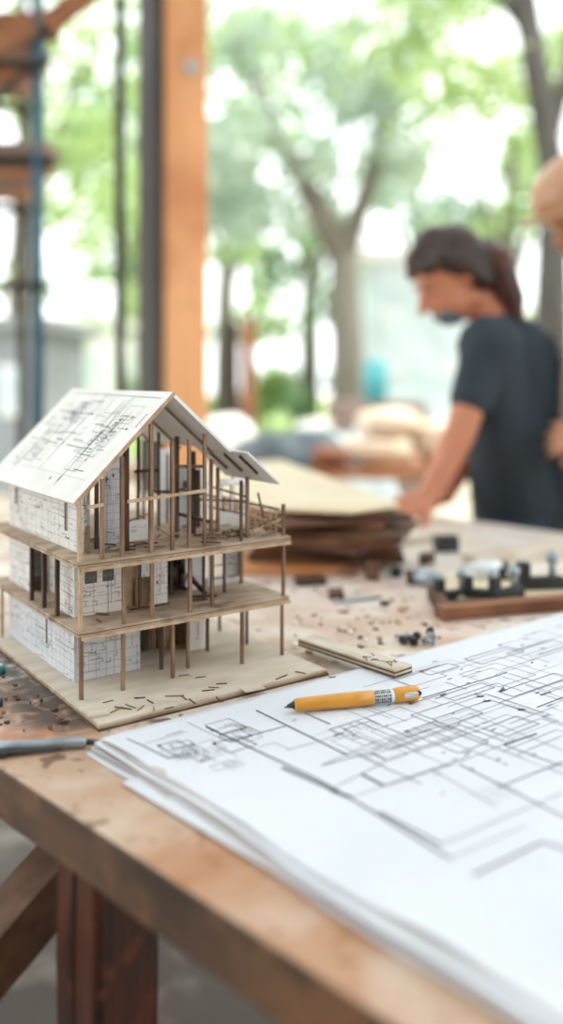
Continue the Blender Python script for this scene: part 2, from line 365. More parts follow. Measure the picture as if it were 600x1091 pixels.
def window_in(parent, p, ex, ey, hole, bars=1, pane=True):
    p, ex, ey = Vector(p), Vector(ex), Vector(ey); a, c, d, e = hole; nz = ex.cross(ey)
    b = MB(); P = lambda x, y: p+ex*x+ey*y
    t = .0012
    b.mi = 0
    for (q, r) in ((P(a, c), P(d, c)), (P(a, e), P(d, e)), (P(a, c), P(a, e)), (P(d, c), P(d, e))): b.beam(q, r, .0022, t, nz)
    for i in range(bars): b.beam(P(a, c+(e-c)*(i+1)/(bars+1)), P(d, c+(e-c)*(i+1)/(bars+1)), .001, t*.8, nz)
    if pane:
        b.mi = 1; q = [P(a, c), P(d, c), P(d, e), P(a, e)]; c8 = [x-nz*.0003 for x in q]+[x+nz*.0003 for x in q]
        b.faces(c8, [(3, 2, 1, 0), (4, 5, 6, 7), (0, 1, 5, 4), (1, 2, 6, 5), (2, 3, 7, 6), (3, 0, 4, 7)])
    return b.build('window', [MT['stickd'], MT['pane']], parent)
def wall_v(u, va, vb, z0, z1, holes=(), m='card', win=(), seed=1):   # wall running to the back
    rg = random.Random(seed); w, h = vb-va, z1-z0
    o = panel('wall_panel', (u, vb, z0), -EV, EZ, w, h, .002, MT[m], bricks(w, h, rg)+scribble(rg, w, h, 10), [*holes, *win], model)
    for hh in win: window_in(o, (u, vb, z0), -EV, EZ, hh)
    return o
def wall_u(v, ua, ub, z0, z1, holes=(), m='card', win=(), seed=1, bars=1, pane=True, lines=True):
    rg = random.Random(seed); w, h = ub-ua, z1-z0
    o = panel('wall_panel', (ua, v, z0), EU, EZ, w, h, .002, MT[m], (bricks(w, h, rg)+scribble(rg, w, h, 8)) if lines else scribble(rg, w, h, 3), [*holes, *win], model)
    for hh in win: window_in(o, (ua, v, z0), EU, EZ, hh, bars, pane)
    return o
g3 = .0005
# storey one
wall_v(.027, .128, .352, Z0, Z1, seed=3, m='cardp', win=[(.135, .022, .141, .058)])
wall_u(.129, .0285, .107, Z0, Z1, seed=4, m='cardp')
wall_v(.1065, .1305, .16, Z0, Z1, seed=14, m='cardp')
wall_u(.352, .0285, .232, Z0, Z1, seed=5, win=[(.05, .02, .08, .05), (.12, .02, .15, .05)])
ua = u_of(202, .155); ub = u_of(217, .155)
wall_u(.155, ua, ub, Z0, Z1, seed=6, lines=False)
wall_v(ub+.001, .1565, .30, Z0, Z1, seed=7, m='cardu')
for i, (xa, xb, mm) in enumerate(((152, 158, 'stickd'), (160, 167, 'stick'), (169, 181, 'stickl'), (184, 196, 'stick'))):
    vv = .185; ua_, ub_ = u_of(xa, vv), u_of(xb, vv); b = MB(); b.box(((ua_+ub_)/2, vv+.004*(i % 2), (Z0+Z1)/2), (ub_-ua_, .0025, Z1-Z0)); b.build('inner_panel', MT[mm], model)
# storey two
wall_v(.027, .128, v_of(62, .027)-.001, Z1t, Z2, seed=8)
va = v_of(33, .027); wall_v(.027, va, .352, Z1t, Z2, seed=9)
wall_v(.05, .16, .30, Z1t, Z2, seed=10, win=[(.06, .02, .075, .045)])
u1_ = u_of(90, .129)-.0285; u2_ = u_of(103, .129)-.0285; u3_ = u_of(109, .129)-.0285; u4_ = u_of(121, .129)-.0285
wall_u(.129, .0285, u_of(133, .129), Z1t, Z2, seed=11, win=[(u1_, .036, u2_, .058), (u3_, .036, u4_, .058)])
wall_u(.131, u_of(150, .131), u_of(163, .131), Z1t+.034, Z2, seed=12, m='cardp', lines=False)
wall_u(.129, u_of(163, .129), u_of(178, .129), Z1t, Z2, seed=13)
b = MB(); ua_, ub_ = u_of(144, .135), u_of(158, .135); b.box(((ua_+ub_)/2, .135, Z1t+.016), (ub_-ua_, .002, .032)); b.build('inner_panel', MT['stick'], model)
b = MB(); ua_, ub_ = u_of(133, .14), u_of(146, .14); b.box(((ua_+ub_)/2, .14, Z1t+.012+.022), (ub_-ua_, .002, .0679)); b.build('inner_panel', MT['stickl'], model)
wall_u(.165, u_of(197, .165), u_of(215, .165), Z1t, Z2, seed=15, m='cardp', lines=False)
wall_v(u_of(215, .165)+.0015, .1665, .30, Z1t, Z2, seed=16, m='cardu')
ua = u_of(222, .17); ub = u_of(257, .17); w_ = ub-ua
wall_u(.17, ua, ub, Z1t, Z2, seed=17, m='cardp', lines=False, win=[(.006, .008, w_*.5, .06), (w_*.55, .008, w_-.004, .06)], pane=False, bars=2)
wall_v(ub+.001, .171, .205, Z1t, Z2, seed=18, m='cardu')
wall_u(.352, .0285, .2, Z1t, Z2, seed=19, win=[(.05, .02, .08, .05)])
# storey three
EAVE = (.004, .2145); RID = (.122, .3305); SLOPE = (RID[1]-EAVE[1])/(RID[0]-EAVE[0])
def under(u): return (EAVE[1]+(u-EAVE[0])*SLOPE if u < RID[0] else RID[1]-(u-RID[0])*SLOPE)-.0035
wall_v(.027, .115, .352, Z2t, under(.025), seed=20, win=[(.022+.0, .03, .034, .052), (.195, .02, .205, .052)])
wall_u(.114, .0285, .0345, Z2t, under(.0285)-.001, seed=21)
wall_u(.16, .046, .058, Z2t, under(.047), seed=22, m='cardp', lines=False)
wall_u(.13, u_of(110, .13), u_of(128, .13), Z2t, under(u_of(110, .13))-.002, seed=23, m='cardp')
wall_u(.15, u_of(136, .15), u_of(160, .15), Z2t, Z2t+.024, seed=24, m='cardu', lines=False)
wall_u(.24, u_of(168, .24), u_of(182, .24), Z2t, Z2t+.10, seed=25, m='cardu', lines=False)
wall_u(.2, u_of(190, .2), u_of(203, .2), Z2t, under(u_of(203, .2))-.002, seed=26, m='cardp', lines=False, win=[(.006, .05, .013, .06)])
ua, ub = u_of(233, .17), u_of(262, .17); w_ = ub-ua
wall_u(.17, ua, ub, Z2t, Z2t+.062, seed=27, m='cardu', lines=False, win=[(.004, .02, w_*.45, .055), (w_*.52, .02, w_-.004, .055)], pane=False, bars=0)
wall_u(.25, u_of(206, .25), u_of(222, .25), Z2t, Z2t+.07, seed=28, m='card')
# roof panels
ln = .30; sl_ = math.hypot(RID[0]-EAVE[0], RID[1]-EAVE[1]); rg = random.Random(5)
ex = Vector((RID[0]-EAVE[0], 0, RID[1]-EAVE[1])).normalized()
RL = []
for (a0, b0, a1, b1, w_, k) in ((.03, .02, .03, .28, .0005, 3), (.015, .085, .155, .085, .001, 1), (.03, .165, .16, .165, .0011, 1), (.08, .2, .165, .2, .0006, 2), (.155, .015, .158, .285, .0008, 1), (.02, .085, .028, .085, .003, 1), (.07, .165, .076, .165, .003, 1), (.02, .11, .024, .11, .003, 1), (.01, .245, .1, .245, .0009, 1)):
    RL.append((b0, a0, b1, a1, w_, k))
def sub(L, x, y): return [(a+x, b_+y, c+x, d+y, w_, k) for a, b_, c, d, w_, k in L]
RL += sub(scribble(rg, .13, .12, 30, .0011), .02, .03) + sub(scribble(rg, .13, .12, 32, .0011), .15, .025) + sub(scribble(rg, .05, .04, 14, .0008), .045, .075)
for i in range(12):
    x, y = .06+rg.uniform(-.012, .02), .075+rg.uniform(-.014, .02); RL.append((x, y, x+rg.uniform(.001, .004), y, .0014, 1))
for i in range(12):
    x, y = .06+rg.uniform(-.008, .012), .112+rg.uniform(-.006, .008); RL.append((x, y, x+rg.uniform(.002, .008), y, .0012, 1))
for i in range(7): RL.append((.012+.001*(i % 2), .11+i*.003, .016, .1115+i*.003, .0012, 1))
# here x runs to the back along the eave, y up the slope
panel('roof_panel', (EAVE[0], .072, EAVE[1]), EV, ex, ln, sl_, .0028, MT['card'], RL, (), model)
RE = (.196, None); re_u = u_of(247, .075); re_z = z_of(247, 480, .075)
exr = Vector((re_u-RID[0], 0, re_z-RID[1])); lr = exr.length; exr.normalize()
panel('roof_panel', (RID[0]+.001, .078, RID[1]-.0002), EV, exr, ln-.006, lr, .0028, MT['cardu'], [(.004, .01, .004, lr*.95, .0006, 2), (.012, .02, .012, lr*.9, .0006, 2)], (), model)
b = MB(); b.beam((EAVE[0], .0715, EAVE[1]-.0005), (RID[0], .0715, RID[1]-.0005), .0014, .0042); b.build('fascia', MT['stickl'], model)
b = MB(); b.beam((RID[0], .0775, RID[1]-.001), (re_u, .0775, re_z-.001), .0014, .0034); b.build('fascia', MT['cardu'], model)
# awning roof
av = .052; a0 = (u_of(264, av), z_of(264, 482, av)); a1 = (u_of(299, av), z_of(299, 516, av)); exa = Vector((a1[0]-a0[0], 0, a1[1]-a0[1])); la = exa.length; exa.normalize()
panel('awning_panel', (a0[0], av, a0[1]), EV, exa, .125, la, .0022, MT['cardu'], [(.01, .004, .12, .004, .0004, 2)], (), model)
nb = Vector((exa.z, 0, -exa.x))
for vv in (.075, .11, .145):
    b = MB(); P = Vector((a0[0], vv, a0[1]))-Vector((0, 0, .0035)); b.beam(P+exa*.004, P+exa*(la*.62), .0022, .003); b.build('rafter', MT['stickd'], model)
for vv in (.12, .2, .28):
    b = MB(); b.beam((RID[0], vv, RID[1]-.006), (re_u, vv, re_z-.006), .002, .003); b.build('rafter', MT['stick'], model)
    b = MB(); b.beam((RID[0], vv, RID[1]-.006), (EAVE[0]+.012, vv, EAVE[1]+.006), .002, .003); b.build('rafter', MT['stick'], model)
# posts
def post(u, v, z0, z1, w=.0036, m='stick', lean=0):
    b = MB(); j = R.uniform(-.0006, .0006); b.box((u+lean/2, v, (z0+z1)/2), (w, w, z1-z0), 0, 0, lean/(z1-z0)); o = b.build('post', MT[m], model)
    return o
for (x, v, w, m) in ((86.5, .0745, .004, 'stick'), (131, .0745, .0038, 'stick'), (184, .078, .0036, 'stick'), (258, .0745, .0036, 'stick'), (300.5, .0745, .0032, 'stick'),
                     (172, .112, .0036, 'stickd'), (200, .098, .0034, 'stick'), (221, .14, .0034, 'stickd'), (263, .135, .003, 'stickd'), (234, .205, .003, 'stickd')):
    post(u_of(x, v), v, Z0, Z1, w, m)
post(.014, .345, Z0, Z1, .003, 'stickl')
for (x, v, w, m) in ((85.5, .0745, .0038, 'stickl'), (132, .0745, .0038, 'stick'), (162, .078, .0038, 'stick'), (202.5, .0745, .0038, 'stick'), (226, .09, .0036, 'stick'), (302, .0745, .0034, 'stick'),
                     (239, .13, .003, 'stickd'), (257, .16, .004, 'stick'), (149, .12, .003, 'stickd'), (182, .16, .004, 'stickd'), (191, .2, .003, 'stickd'), (217, .12, .003, 'stickd')):
    post(u_of(x, v), v, Z1t, Z2, w, m)
for x in (34, 47, 61): post(.0145, v_of(x, .0145), Z1t, Z2, .0045, 'stickd')
for (x, v, yt, w, m) in ((84.5, .0745, 0, .0038, 'stickl'), (109, .0745, 0, .004, 'stick'), (130, .0745, 0, .004, 'stick'), (161, .0745, 0, .0042, 'stick'), (183.5, .0745, 470, .004, 'stick'),
                         (201.5, .0745, 468, .0036, 'stick'), (218, .0745, 461, .0034, 'stick'), (257, .0745, 512, .003, 'stickd'), (263.5, .09, 508, .0036, 'stick'), (302, .0745, 537, .0034, 'stick'),
                         (94, .11, 560, .003, 'stick'), (103, .13, 0, .004, 'stickd'), (134.5, .10, 0, .0052, 'stickd'), (147, .2, 0, .003, 'stickd'), (169, .2, 0, .003, 'stickd'), (188.5, .14, 465, .0044, 'stickd'),
                         (206, .15, 470, .0046, 'stickd'), (211, .19, 500, .005, 'stickd'), (225, .12, 480, .0034, 'stick'), (232, .12, 498, .0034, 'stick'), (178, .24, 0, .003, 'stickd'), (153, .28, 0, .003, 'stickd'), (248, .18, 505, .0026, 'stick')):
    u = u_of(x, v); zt = under(u)-.004 if (yt == 0) else min(z_of(x, yt, v), under(u)-.004 if u < re_u else 1); post(u, v, Z2t, zt, w, m)
post(u_of(160.5, .079), .079, Z2t, .25, .004, 'stickd')
def bar(name, x0, y0, v0, x1, y1, v1, w=.003, h=.0035, m='stickl'):
    b = MB(); b.beam((u_of(x0, v0), v0, z_of(x0, y0, v0)), (u_of(x1, v1), v1, z_of(x1, y1, v1)), w, h); return b.build(name, MT[m], model)
bar('rail', 136, 534.5, .0725, 219, 522.5, .0725); bar('rail', 93, 541, .072, 110, 537.5, .072)
bar('rail', 143, 502, .2, 170, 501, .2, m='stickd'); bar('rail', 164, 524, .17, 184, 524, .17, m='stickd')
bar('rail', 186, 497, .14, 218, 497, .14, .004, .004, 'stick'); bar('rail', 188, 547, .15, 224, 556, .1, m='stickd'); bar('rail', 204, 532, .14, 262, 534, .1, .002, .002, 'stickd')
uu = .2685
def vrail(va, vb, z, m='stick', w=.0022): b = MB(); b.beam((uu, va, z), (uu, vb, z), w, w); b.build('rail', MT[m], model)
vrail(.0765, .21, Z2t+.033); 
for k in range(6): vrail(.078, .205, Z2t+.004+k*.0045, 'stickl', .0014)
post(uu, .208, Z2t, Z2t+.033, .003)
bar('rail', 266, 562, .09, 311, 548, .068, .002, .002, 'stick'); bar('rail', 275, 525, .09, 284, 566, .1, .002, .002, 'stick')
bar('rail', 182, 594, .2, 219, 632, .13, .004, .005, 'stickd'); bar('rail', 183, 622, .18, 200, 628, .15, .004, .004, 'stickd'); bar('rail', 183, 600, .22, 200, 605, .2, .003, .005, 'stickd')
b = MB(); b.box((.145, .0665, Z2-.002), (.27, .0018, .0035)); b.build('edge_strip', MT['stickl'], model)
b = MB(); b.box((.146, .0695, Z1-.0015), (.27, .0018, .0035)); b.build('edge_strip', MT['stickl'], model)
bar('rail', 134, 556, .13, 160, 547, .16, .002, .002, 'stick'); bar('rail', 222, 540, .16, 262, 548, .12, .002, .002, 'stick'); bar('rail', 186, 520, .2, 232, 530, .16, .002, .002, 'stickd'); bar('rail', 166, 560, .14, 186, 575, .1, .002, .002, 'stickl')
bar('rail', 270, 566, .085, 300, 552, .1, .0018, .0018, 'stickl'); bar('rail', 266, 548, .1, 302, 562, .08, .0018, .0018, 'stickl'); bar('rail', 227, 519, .16, 262, 529, .1, .002, .002, 'stick')
for (x, v) in ((272, .1), (280, .14), (288, .1), (294, .09)): post(u_of(x, v), v, Z2t, Z2t+.03, .0018, 'stickl')
# loose offcuts lying on the model's floors and base
def place(name, m, u, v, z, size, rz, label, cat, group, shape=None):
    b = MB(); b.box((0, 0, size[2]/2), size) if shape is None else shape(b)
    o = b.build(name, m); p = Vector((O.x+u*UX-v*UY, O.y+u*UY+v*UX, TZ+z+.0003)); o.location = p; o.rotation_euler = (0, 0, rz)
    return tag(o, label, cat, group)
for i in range(52):
    u, v = R.uniform(.06, .25), R.uniform(.085, .19); 
    if i > 32: u, v = R.uniform(.17, .262), R.uniform(.08, .125)
    place('wood_offcut', MT[R.choice(('stick', 'stickl', 'stickd'))], u, v, Z2t+.0015*(i % 4), (R.uniform(.012, .034), .0022, .0014), R.uniform(0, PI), 'tiny stick offcut lying on the top floor of the house model', 'offcut', 'stick offcuts on the top floor of the model')
for (x, y, L_, a) in ((160, 647, .05, 33), (150, 651, .03, 35), (108, 655, .02, -20), (105, 662, .012, -60), (218, 636, .03, 10), (212, 640, .02, 20)):
    p = W(x, y, Z1t); du, dv = p.x-O.x, p.y-O.y
    place('wood_offcut', MT[R.choice(('stick', 'stickd'))], du*UX+dv*UY, -du*UY+dv*UX, Z1t, (L_, .003, .0016), math.radians(a), 'thin stick offcut lying on the middle floor of the house model', 'offcut', 'stick offcuts on the middle floor of the model')
def onbase(x, y, name, sz, a, m, label, cat, group=None):
    p = W(x, y, Z0); du, dv = p.x-O.x, p.y-O.y
    return place(name, m, du*UX+dv*UY, -du*UY+dv*UX, Z0, sz, math.radians(a), label, cat, group)
onbase(104, 761, 'wood_tile', (.02, .016, .0012), 20, MT['ply'], 'square tan veneer chip near the front left corner of the base board', 'wood chip')
onbase(269, 734, 'wood_tile', (.024, .016, .001), 30, MT['ply'], 'pale rectangular veneer chip at the front middle of the base board', 'wood chip')
for (x, y, L_, a) in ((124, 757, .018, 60), (131, 755, .02, -20), (139, 753, .016, -40), (150, 755, .014, 70), (149, 744, .012, 10), (160, 748, .012, -50), (164, 756, .01, -80), (186, 742, .02, 5), (196, 744, .012, -60),
                     (222, 736, .014, 15), (228, 733, .012, -10), (236, 729, .012, 10), (205, 748, .016, -60), (232, 745, .012, -70), (214, 722, .012, 25), (180, 755, .01, 30), (300, 722, .02, 50), (320, 717, .014, -30), (115, 748, .012, 40), (196, 720, .012, 20)):
    onbase(x, y, 'wood_sliver', (L_, .0012, .0008), a, MT[R.choice(('stickd', 'stick', 'dark'))], 'thin dark sliver of wood scattered on the base board of the house model', 'sliver', 'slivers on the base board')

# ---------------------------------------------------------------- blueprint stack
P0 = W(110, 788, .009); A_ = Vector((.793, .609, 0)); B_ = Vector((.655, -.755, 0)).normalized()
def to_ab(x, y):
    p = W(x, y, .0105)-P0; det = A_.x*B_.y-A_.y*B_.x; return ((p.x*B_.y-p.y*B_.x)/det, (A_.x*p.y-A_.y*p.x)/det)
def sheet(name, h, da, db, rot, wa, wb_, amp, seed, m, lines=(), thin=.0003):
    rg = random.Random(seed); ph = rg.uniform(0, 6); ph2 = rg.uniform(0, 6)
    def zf(a, b_):
        e = math.exp(-max(a, 0)/.035)
        return h + (amp*e*(math.sin(b_*34+ph)+.5*math.sin(b_*71+ph2)) if amp else 0)
    def af(a, b_): e = math.exp(-max(a, 0)/.05); return a + e*(.003*math.sin(b_*21+ph2)*(amp > 0))
    b = MB(); na, nb_ = 46, 60
    cr, sr = math.cos(rot), math.sin(rot)
    def pos(a, b_, dz=0):
        aa, bb = af(a, b_)+da, b_+db; aa, bb = aa*cr-bb*sr, aa*sr+bb*cr
        p = P0 + A_*aa + B_*bb; return Vector((p.x, p.y, TZ+zf(a, b_)+dz))
    ac = [wa*(i/na)**1.5 for i in range(na+1)]; bc = [wb_*j/nb_ for j in range(nb_+1)]
    for dz in (0, -thin):
        vv = [[b.bm.verts.new(pos(a, c, dz)) for c in bc] for a in ac]
        for i in range(na):
            for j in range(nb_):
                f = b.bm.faces.new((vv[i][j], vv[i+1][j], vv[i+1][j+1], vv[i][j+1])); f.smooth = True
        if dz == 0: up = vv
    for i in range(na):
        for (j) in (0, nb_): b.bm.faces.new((up[i][j], up[i+1][j], vv[i+1][j], vv[i][j]))
    for j in range(nb_):
        for i in (0, na): b.bm.faces.new((up[i][j], up[i][j+1], vv[i][j+1], vv[i][j]))
    for (a0, b0, a1, b1, lw, ink) in lines:
        a0, a1 = max(0.004, min(wa-.004, a0)), max(.004, min(wa-.004, a1)); b0, b1 = max(.004, min(wb_-.004, b0)), max(.004, min(wb_-.004, b1))
        d = Vector((a1-a0, b1-b0, 0)); 
        if d.length < 5e-4: continue
        nn = Vector((-d.y, d.x, 0)).normalized()*lw/2; k = max(1, int(d.length/.012)); b.mi = ink
        pr = None
        for i in range(k+1):
            a, c = a0+d.x*i/k, b0+d.y*i/k; pr2 = (b.bm.verts.new(pos(a+nn.x, c+nn.y, .0004)), b.bm.verts.new(pos(a-nn.x, c-nn.y, .0004)))
            if pr: f = b.bm.faces.new((pr[0], pr[1], pr2[1], pr2[0])); f.material_index = ink
            pr = pr2
    return b.build(name, [m, MT['ink'], MT['inkg'], MT['inkl']])
KEY = [((273, 757), (370, 805), 1.3, 1), ((342, 816), (395, 802), .8, 1), ((395, 802), (411, 810), 1.2, 1), ((405, 865), (470, 900), 1.6, 1), ((300, 818), (355, 842), 3.5, 2), ((450, 744), (540, 717), .9, 1),
       ((540, 717), (600, 736), .5, 2), ((572, 754), (640, 728), 1, 1), ((537, 794), (572, 782), 1.5, 1), ((537, 794), (600, 817), .9, 1), ((490, 815), (640, 890), 1, 1), ((385, 825), (410, 838), 2, 1), ((352, 842), (374, 850), 3.2, 1),
       ((220, 775), (337, 830), 1.4, 1), ((244, 790), (304, 774), .9, 1), ((137, 788), (178, 808), .9, 1), ((178, 808), (203, 802), 1.2, 1), ((402, 867), (480, 915), 1.5, 1), ((504, 933), (579, 897), 1.3, 1), ((579, 897), (640, 920), 1.2, 1),
       ((342, 816), (400, 790), .5, 2), ((411, 810), (520, 775), .6, 2), ((355, 840), (411, 812), .7, 2), ((374, 850), (500, 806), .6, 2), ((410, 838), (480, 815), .6, 1), ((470, 900), (560, 862), .7, 2), ((440, 775), (540, 815), .6, 2),
       ((500, 760), (600, 800), .6, 2), ((560, 730), (640, 758), .6, 2), ((305, 800), (360, 784), .6, 2), ((370, 805), (460, 777), .6, 2), ((325, 760), (352, 772), 1.6, 2), ((480, 915), (560, 880), .6, 2), ((530, 840), (600, 812), .8, 1),
       ((337, 830), (402, 867), 1.3, 1), ((460, 820), (530, 860), .6, 2), ((600, 845), (560, 862), .6, 2), ((200, 770), (240, 790), .5, 2), ((150, 795), (200, 780), .5, 2)]
BL = []
for (p, q, w_, ink) in KEY:
    a, c = to_ab(*p), to_ab(*q); BL.append((a[0], a[1], c[0], c[1], .0014*w_, ink))
rg = random.Random(11)
BL += sub(scribble(rg, .10, .10, 22, .0012), .02, .03)
BL += [(a, b_, c, d, w_, max(2, k)) for a, b_, c, d, w_, k in sub(scribble(rg, .34, .22, 38, .0014), .14, .04)]
BL += [(a, b_, c, d, w_, max(k, 2)) for a, b_, c, d, w_, k in sub(scribble(rg, .40, .14, 26, .0016), .30, .03)]
BL += [(a, b_, c, d, w_, 3) for a, b_, c, d, w_, k in sub(scribble(rg, .5, .34, 40, .0018), .12, .16)]
for i in range(60):
    a, c = rg.uniform(.15, .6), rg.uniform(.03, .3); BL.append((a, c, a+rg.uniform(.003, .01), c+rg.uniform(-.003, .003), .0012, rg.choice((1, 2))))
for (x, y) in ((350, 722), (508, 743), (515, 748), (552, 757)):
    a, c = to_ab(x, y); BL += [(a, c, a+.008, c+.003, .0025, 1), (a+.004, c-.003, a+.006, c+.004, .0015, 1)]
s_ = sheet('blueprint_sheet', .0105, 0, 0, 0, .84, .594, .0012, 1, MT['paper'], BL)
tag(s_, 'large white blueprint covered in black floor plan lines, topmost of the paper stack', 'blueprint')
for k in range(8):
    h = .0093-k*.0011
    s_ = sheet('paper_sheet', h, -.0015*(k+1)-(.003 if k % 3 == 1 else 0), -.002+.001*math.sin(k*2), .012*math.sin(k*1.7), .845, .60, .0005, 20+k, MT['paper'] if k % 2 else MT['paperg'])
    tag(s_, 'plain white paper sheet with a wavy edge stacked under the large blueprint', 'paper', 'paper sheets stacked under the blueprint')
a, c = to_ab(114, 822)
for k in range(3):
    s_ = sheet('folded_sheet', .0030-k*.001 if k else .0034, a+.004*k+.004, c+.01, -.05+.006*k, .5, .5, 0, 40+k, MT['paper'] if k != 1 else MT['paperg'])
    s_.location.z = -.0006 - .0003*k
    tag(s_, ['flat white sheet sticking out lowest below the blueprint stack', 'grey-white sheet sticking out second lowest below the blueprint stack', 'bottom white sheet directly on the bench below the blueprint stack'][k], 'paper')

# ---------------------------------------------------------------- pen
p, q = W(303, 755, .016), W(447, 739, .018); d = (q-p); L_ = d.length; 
pen = empty('mechanical_pencil', (p.x, p.y, TZ+.0112), math.atan2(d.y, d.x))
tag(pen, 'orange-yellow mechanical pencil with clear middle lying on the blueprint', 'pencil')
b = MB(); rp = .0074
b.tube([(x, 0, rp) for x in (.010, .0115, .03, .06, L_*.5, L_*.64)], [rp*.6, rp*.82, rp*.93, rp, rp*1.0, rp*.97], 20); b.build('grip', MT['yellow'], pen, smooth=False)
b = MB(); b.tube([(0, 0, rp*.8), (.003, 0, rp*.85)], [.0006, .0009], 12); b.tube([(.003, 0, rp*.9), (.008, 0, rp), (.010, 0, rp)], [.0016, .003, .0045], 16); b.build('tip', MT['dark'], pen)
b = MB(); b.tube([(L_*.64, 0, rp), (L_*.87-.0, 0, rp)], [rp*.86, rp*.86], 20)
b.build('barrel', MT['clear'], pen)
# markings on the clear barrel
b = MB()
for i in range(2):
    for k in range(12):
        x = L_*.655+k*.0023; an = math.radians(95+i*28); r_ = rp*.885
        if x > L_*.775: break
        b.box((x, -math.cos(PI-an)*r_ if False else math.cos(an)*r_*1, rp+math.sin(an)*r_), (.0015 if (k+i) % 3 else .0007, .002, .0003), rx=an-PI/2)
        an2 = math.radians(155+i*28); b.box((x, math.cos(an2)*r_, rp+math.sin(an2)*r_), (.0015 if (k+i) % 3 else .0007, .002, .0003), rx=an2-PI/2)
        an2 = math.radians(205+i*22); b.box((x, math.cos(an2)*r_, rp+math.sin(an2)*r_), (.0015 if (k+i) % 2 else .0007, .002, .0003), rx=an2-PI/2)
b.build('printed_band', MT['ink'], pen)
b = MB(); b.tube([(L_*.795, 0, rp), (L_*.80, 0, rp), (L_*.86, 0, rp*1.05), (L_*.93, 0, rp*1.05), (L_*.975, 0, rp*1.05), (L_*.995, 0, rp*1.05), (L_, 0, rp*1.05)], [rp*.8, rp*.93, rp*1.04, rp*1.06, rp*1.02, rp*.75, rp*.3], 20); b.build('cap', MT['yellow'], pen)
b = MB(); e = -rp*1.1; zc = rp*1.45
loop = [(L_*.86, e, zc-.001), (L_*.87, e-.0012, zc+.0005), (L_*.95, e-.0016, zc+.0015), (L_*.965, e-.0012, zc), (L_*.95, e-.0016, zc-.002), (L_*.87, e-.0012, zc-.003), (L_*.86, e, zc-.001)]
b.tube(loop, .0009, 8); b.box((L_*.91, e-.0006, zc-.0006), (L_*.085, .0008, .003)); b.build('clip', MT['chrome'], pen)
b = MB(); b.tube([(L_*.975, e+.001, zc), (L_*.975, e-.0014, zc)], .0022, 12); b.build('clip_rivet', MT['dark'], pen)

# ---------------------------------------------------------------- things on the bench
def boxthing(name, p, q, w, h, m, label, cat, group=None, z=0, bevel=.0008, tilt=0):
    """a straight board from p to q (bench points), its top h high"""
    p, q = Vector(p), Vector(q); d = q-p; b = MB(); b.box((0, 0, h/2), (d.length, w, h)); o = b.build(name, m, bevel=bevel)
    c = (p+q)/2; o.location = (c.x, c.y, TZ+z+.0004); o.rotation_euler = (0, tilt, math.atan2(d.y, d.x)); return tag(o, label, cat, group)
# marked wood strip at the far edge of the paper
a, c = W(327, 690, .006), W(430, 716, .015); d = c-a
st = empty('wood_strip', ((a.x+c.x)/2, (a.y+c.y)/2, TZ+.0115), math.atan2(d.y, d.x)); tag(st, 'short plywood strip with scribbled marks lying at the far edge of the blueprint', 'wood strip')
b = MB(); 
for i, m_ in enumerate((1, 0, 1, 0)): b.mi = m_; b.box((0, 0, .0011+i*.0022), (d.length, .03-.0004*i, .0022))
b.build('board', [MT['ply'], MT['plyd']], st)
b = MB()
for i in range(12):
    x, y = d.length*(.1+R.uniform(0, .3)), R.uniform(-.009, .009); b.box((x, y, .0091), (R.uniform(.004, .016), .0009, .0003), R.uniform(-.9, .9))
b.build('scribbled_marks', MT['ink'], st)
# steel pen at the left edge
a, c = W(-30, 797, .006), W(92, 790, .006); d = c-a
sp = empty('steel_scriber', (a.x, a.y, TZ+.0005), math.atan2(d.y, d.x)); tag(sp, 'steel scribing tool lying at the left edge of the bench', 'hand tool')
b = MB(); b.tube([(0, 0, .005), (d.length*.97, 0, .005), (d.length, 0, .005)], [.005, .005, .0035], 16); b.build('shaft', MT['steel'], sp)
b = MB(); b.tube([(d.length, 0, .005), (d.length+.012, 0, .004), (d.length+.028, 0, .003)], [.003, .0022, .0012], 12); b.build('tip', MT['dark'], sp)
b = MB(); b.tube([(0, -.012, .003), (d.length*.4, -.01, .003), (d.length*.8, -.007, .003)], [.003, .0025, .001], 10); b.tube([(d.length*.15, -.012, .004), (d.length*.32, -.013, .004)], .004, 10); b.build('side_lever', MT['dark'], sp)
def clampish(name, p, rz, m, label, cat, group, s=1):
    e = empty(name, (p.x, p.y, TZ+.0004), rz); tag(e, label, cat, group)
    b = MB(); b.box((0, 0, .006*s), (.05*s, .014*s, .012*s)); b.box((-.02*s, 0, .018*s), (.012*s, .012*s, .02*s)); b.build('frame', m, e, bevel=.001)
    b = MB(); b.tube([(.012*s, 0, .010*s), (.012*s, 0, .03*s)], .004*s, 10); b.ball((.012*s, 0, .032*s), .008*s, 2); b.build('screw_knob', MT['steel'], e); return e
# small blue/white objects at the left edge
for (x, y, m, lab, r_) in ((-4, 748, 'blue', 'small dark blue cap at the left edge of the bench', .007), (-2, 713, 'tealp', 'small white and green cap beside the base board at the left edge', .009)):
    p = W(x, y, .004); b = MB(); b.tube([(0, 0, 0), (0, 0, .006), (0, 0, .008)], [r_, r_, r_*.8], 16); b.mi = 1; b.tube([(0, 0, .008), (0, 0, .0095)], [r_*.55, r_*.5], 16)
    o = b.build('bottle_cap', [MT[m], MT['white']]); o.location = (p.x, p.y, TZ+.0004); tag(o, lab, 'cap')
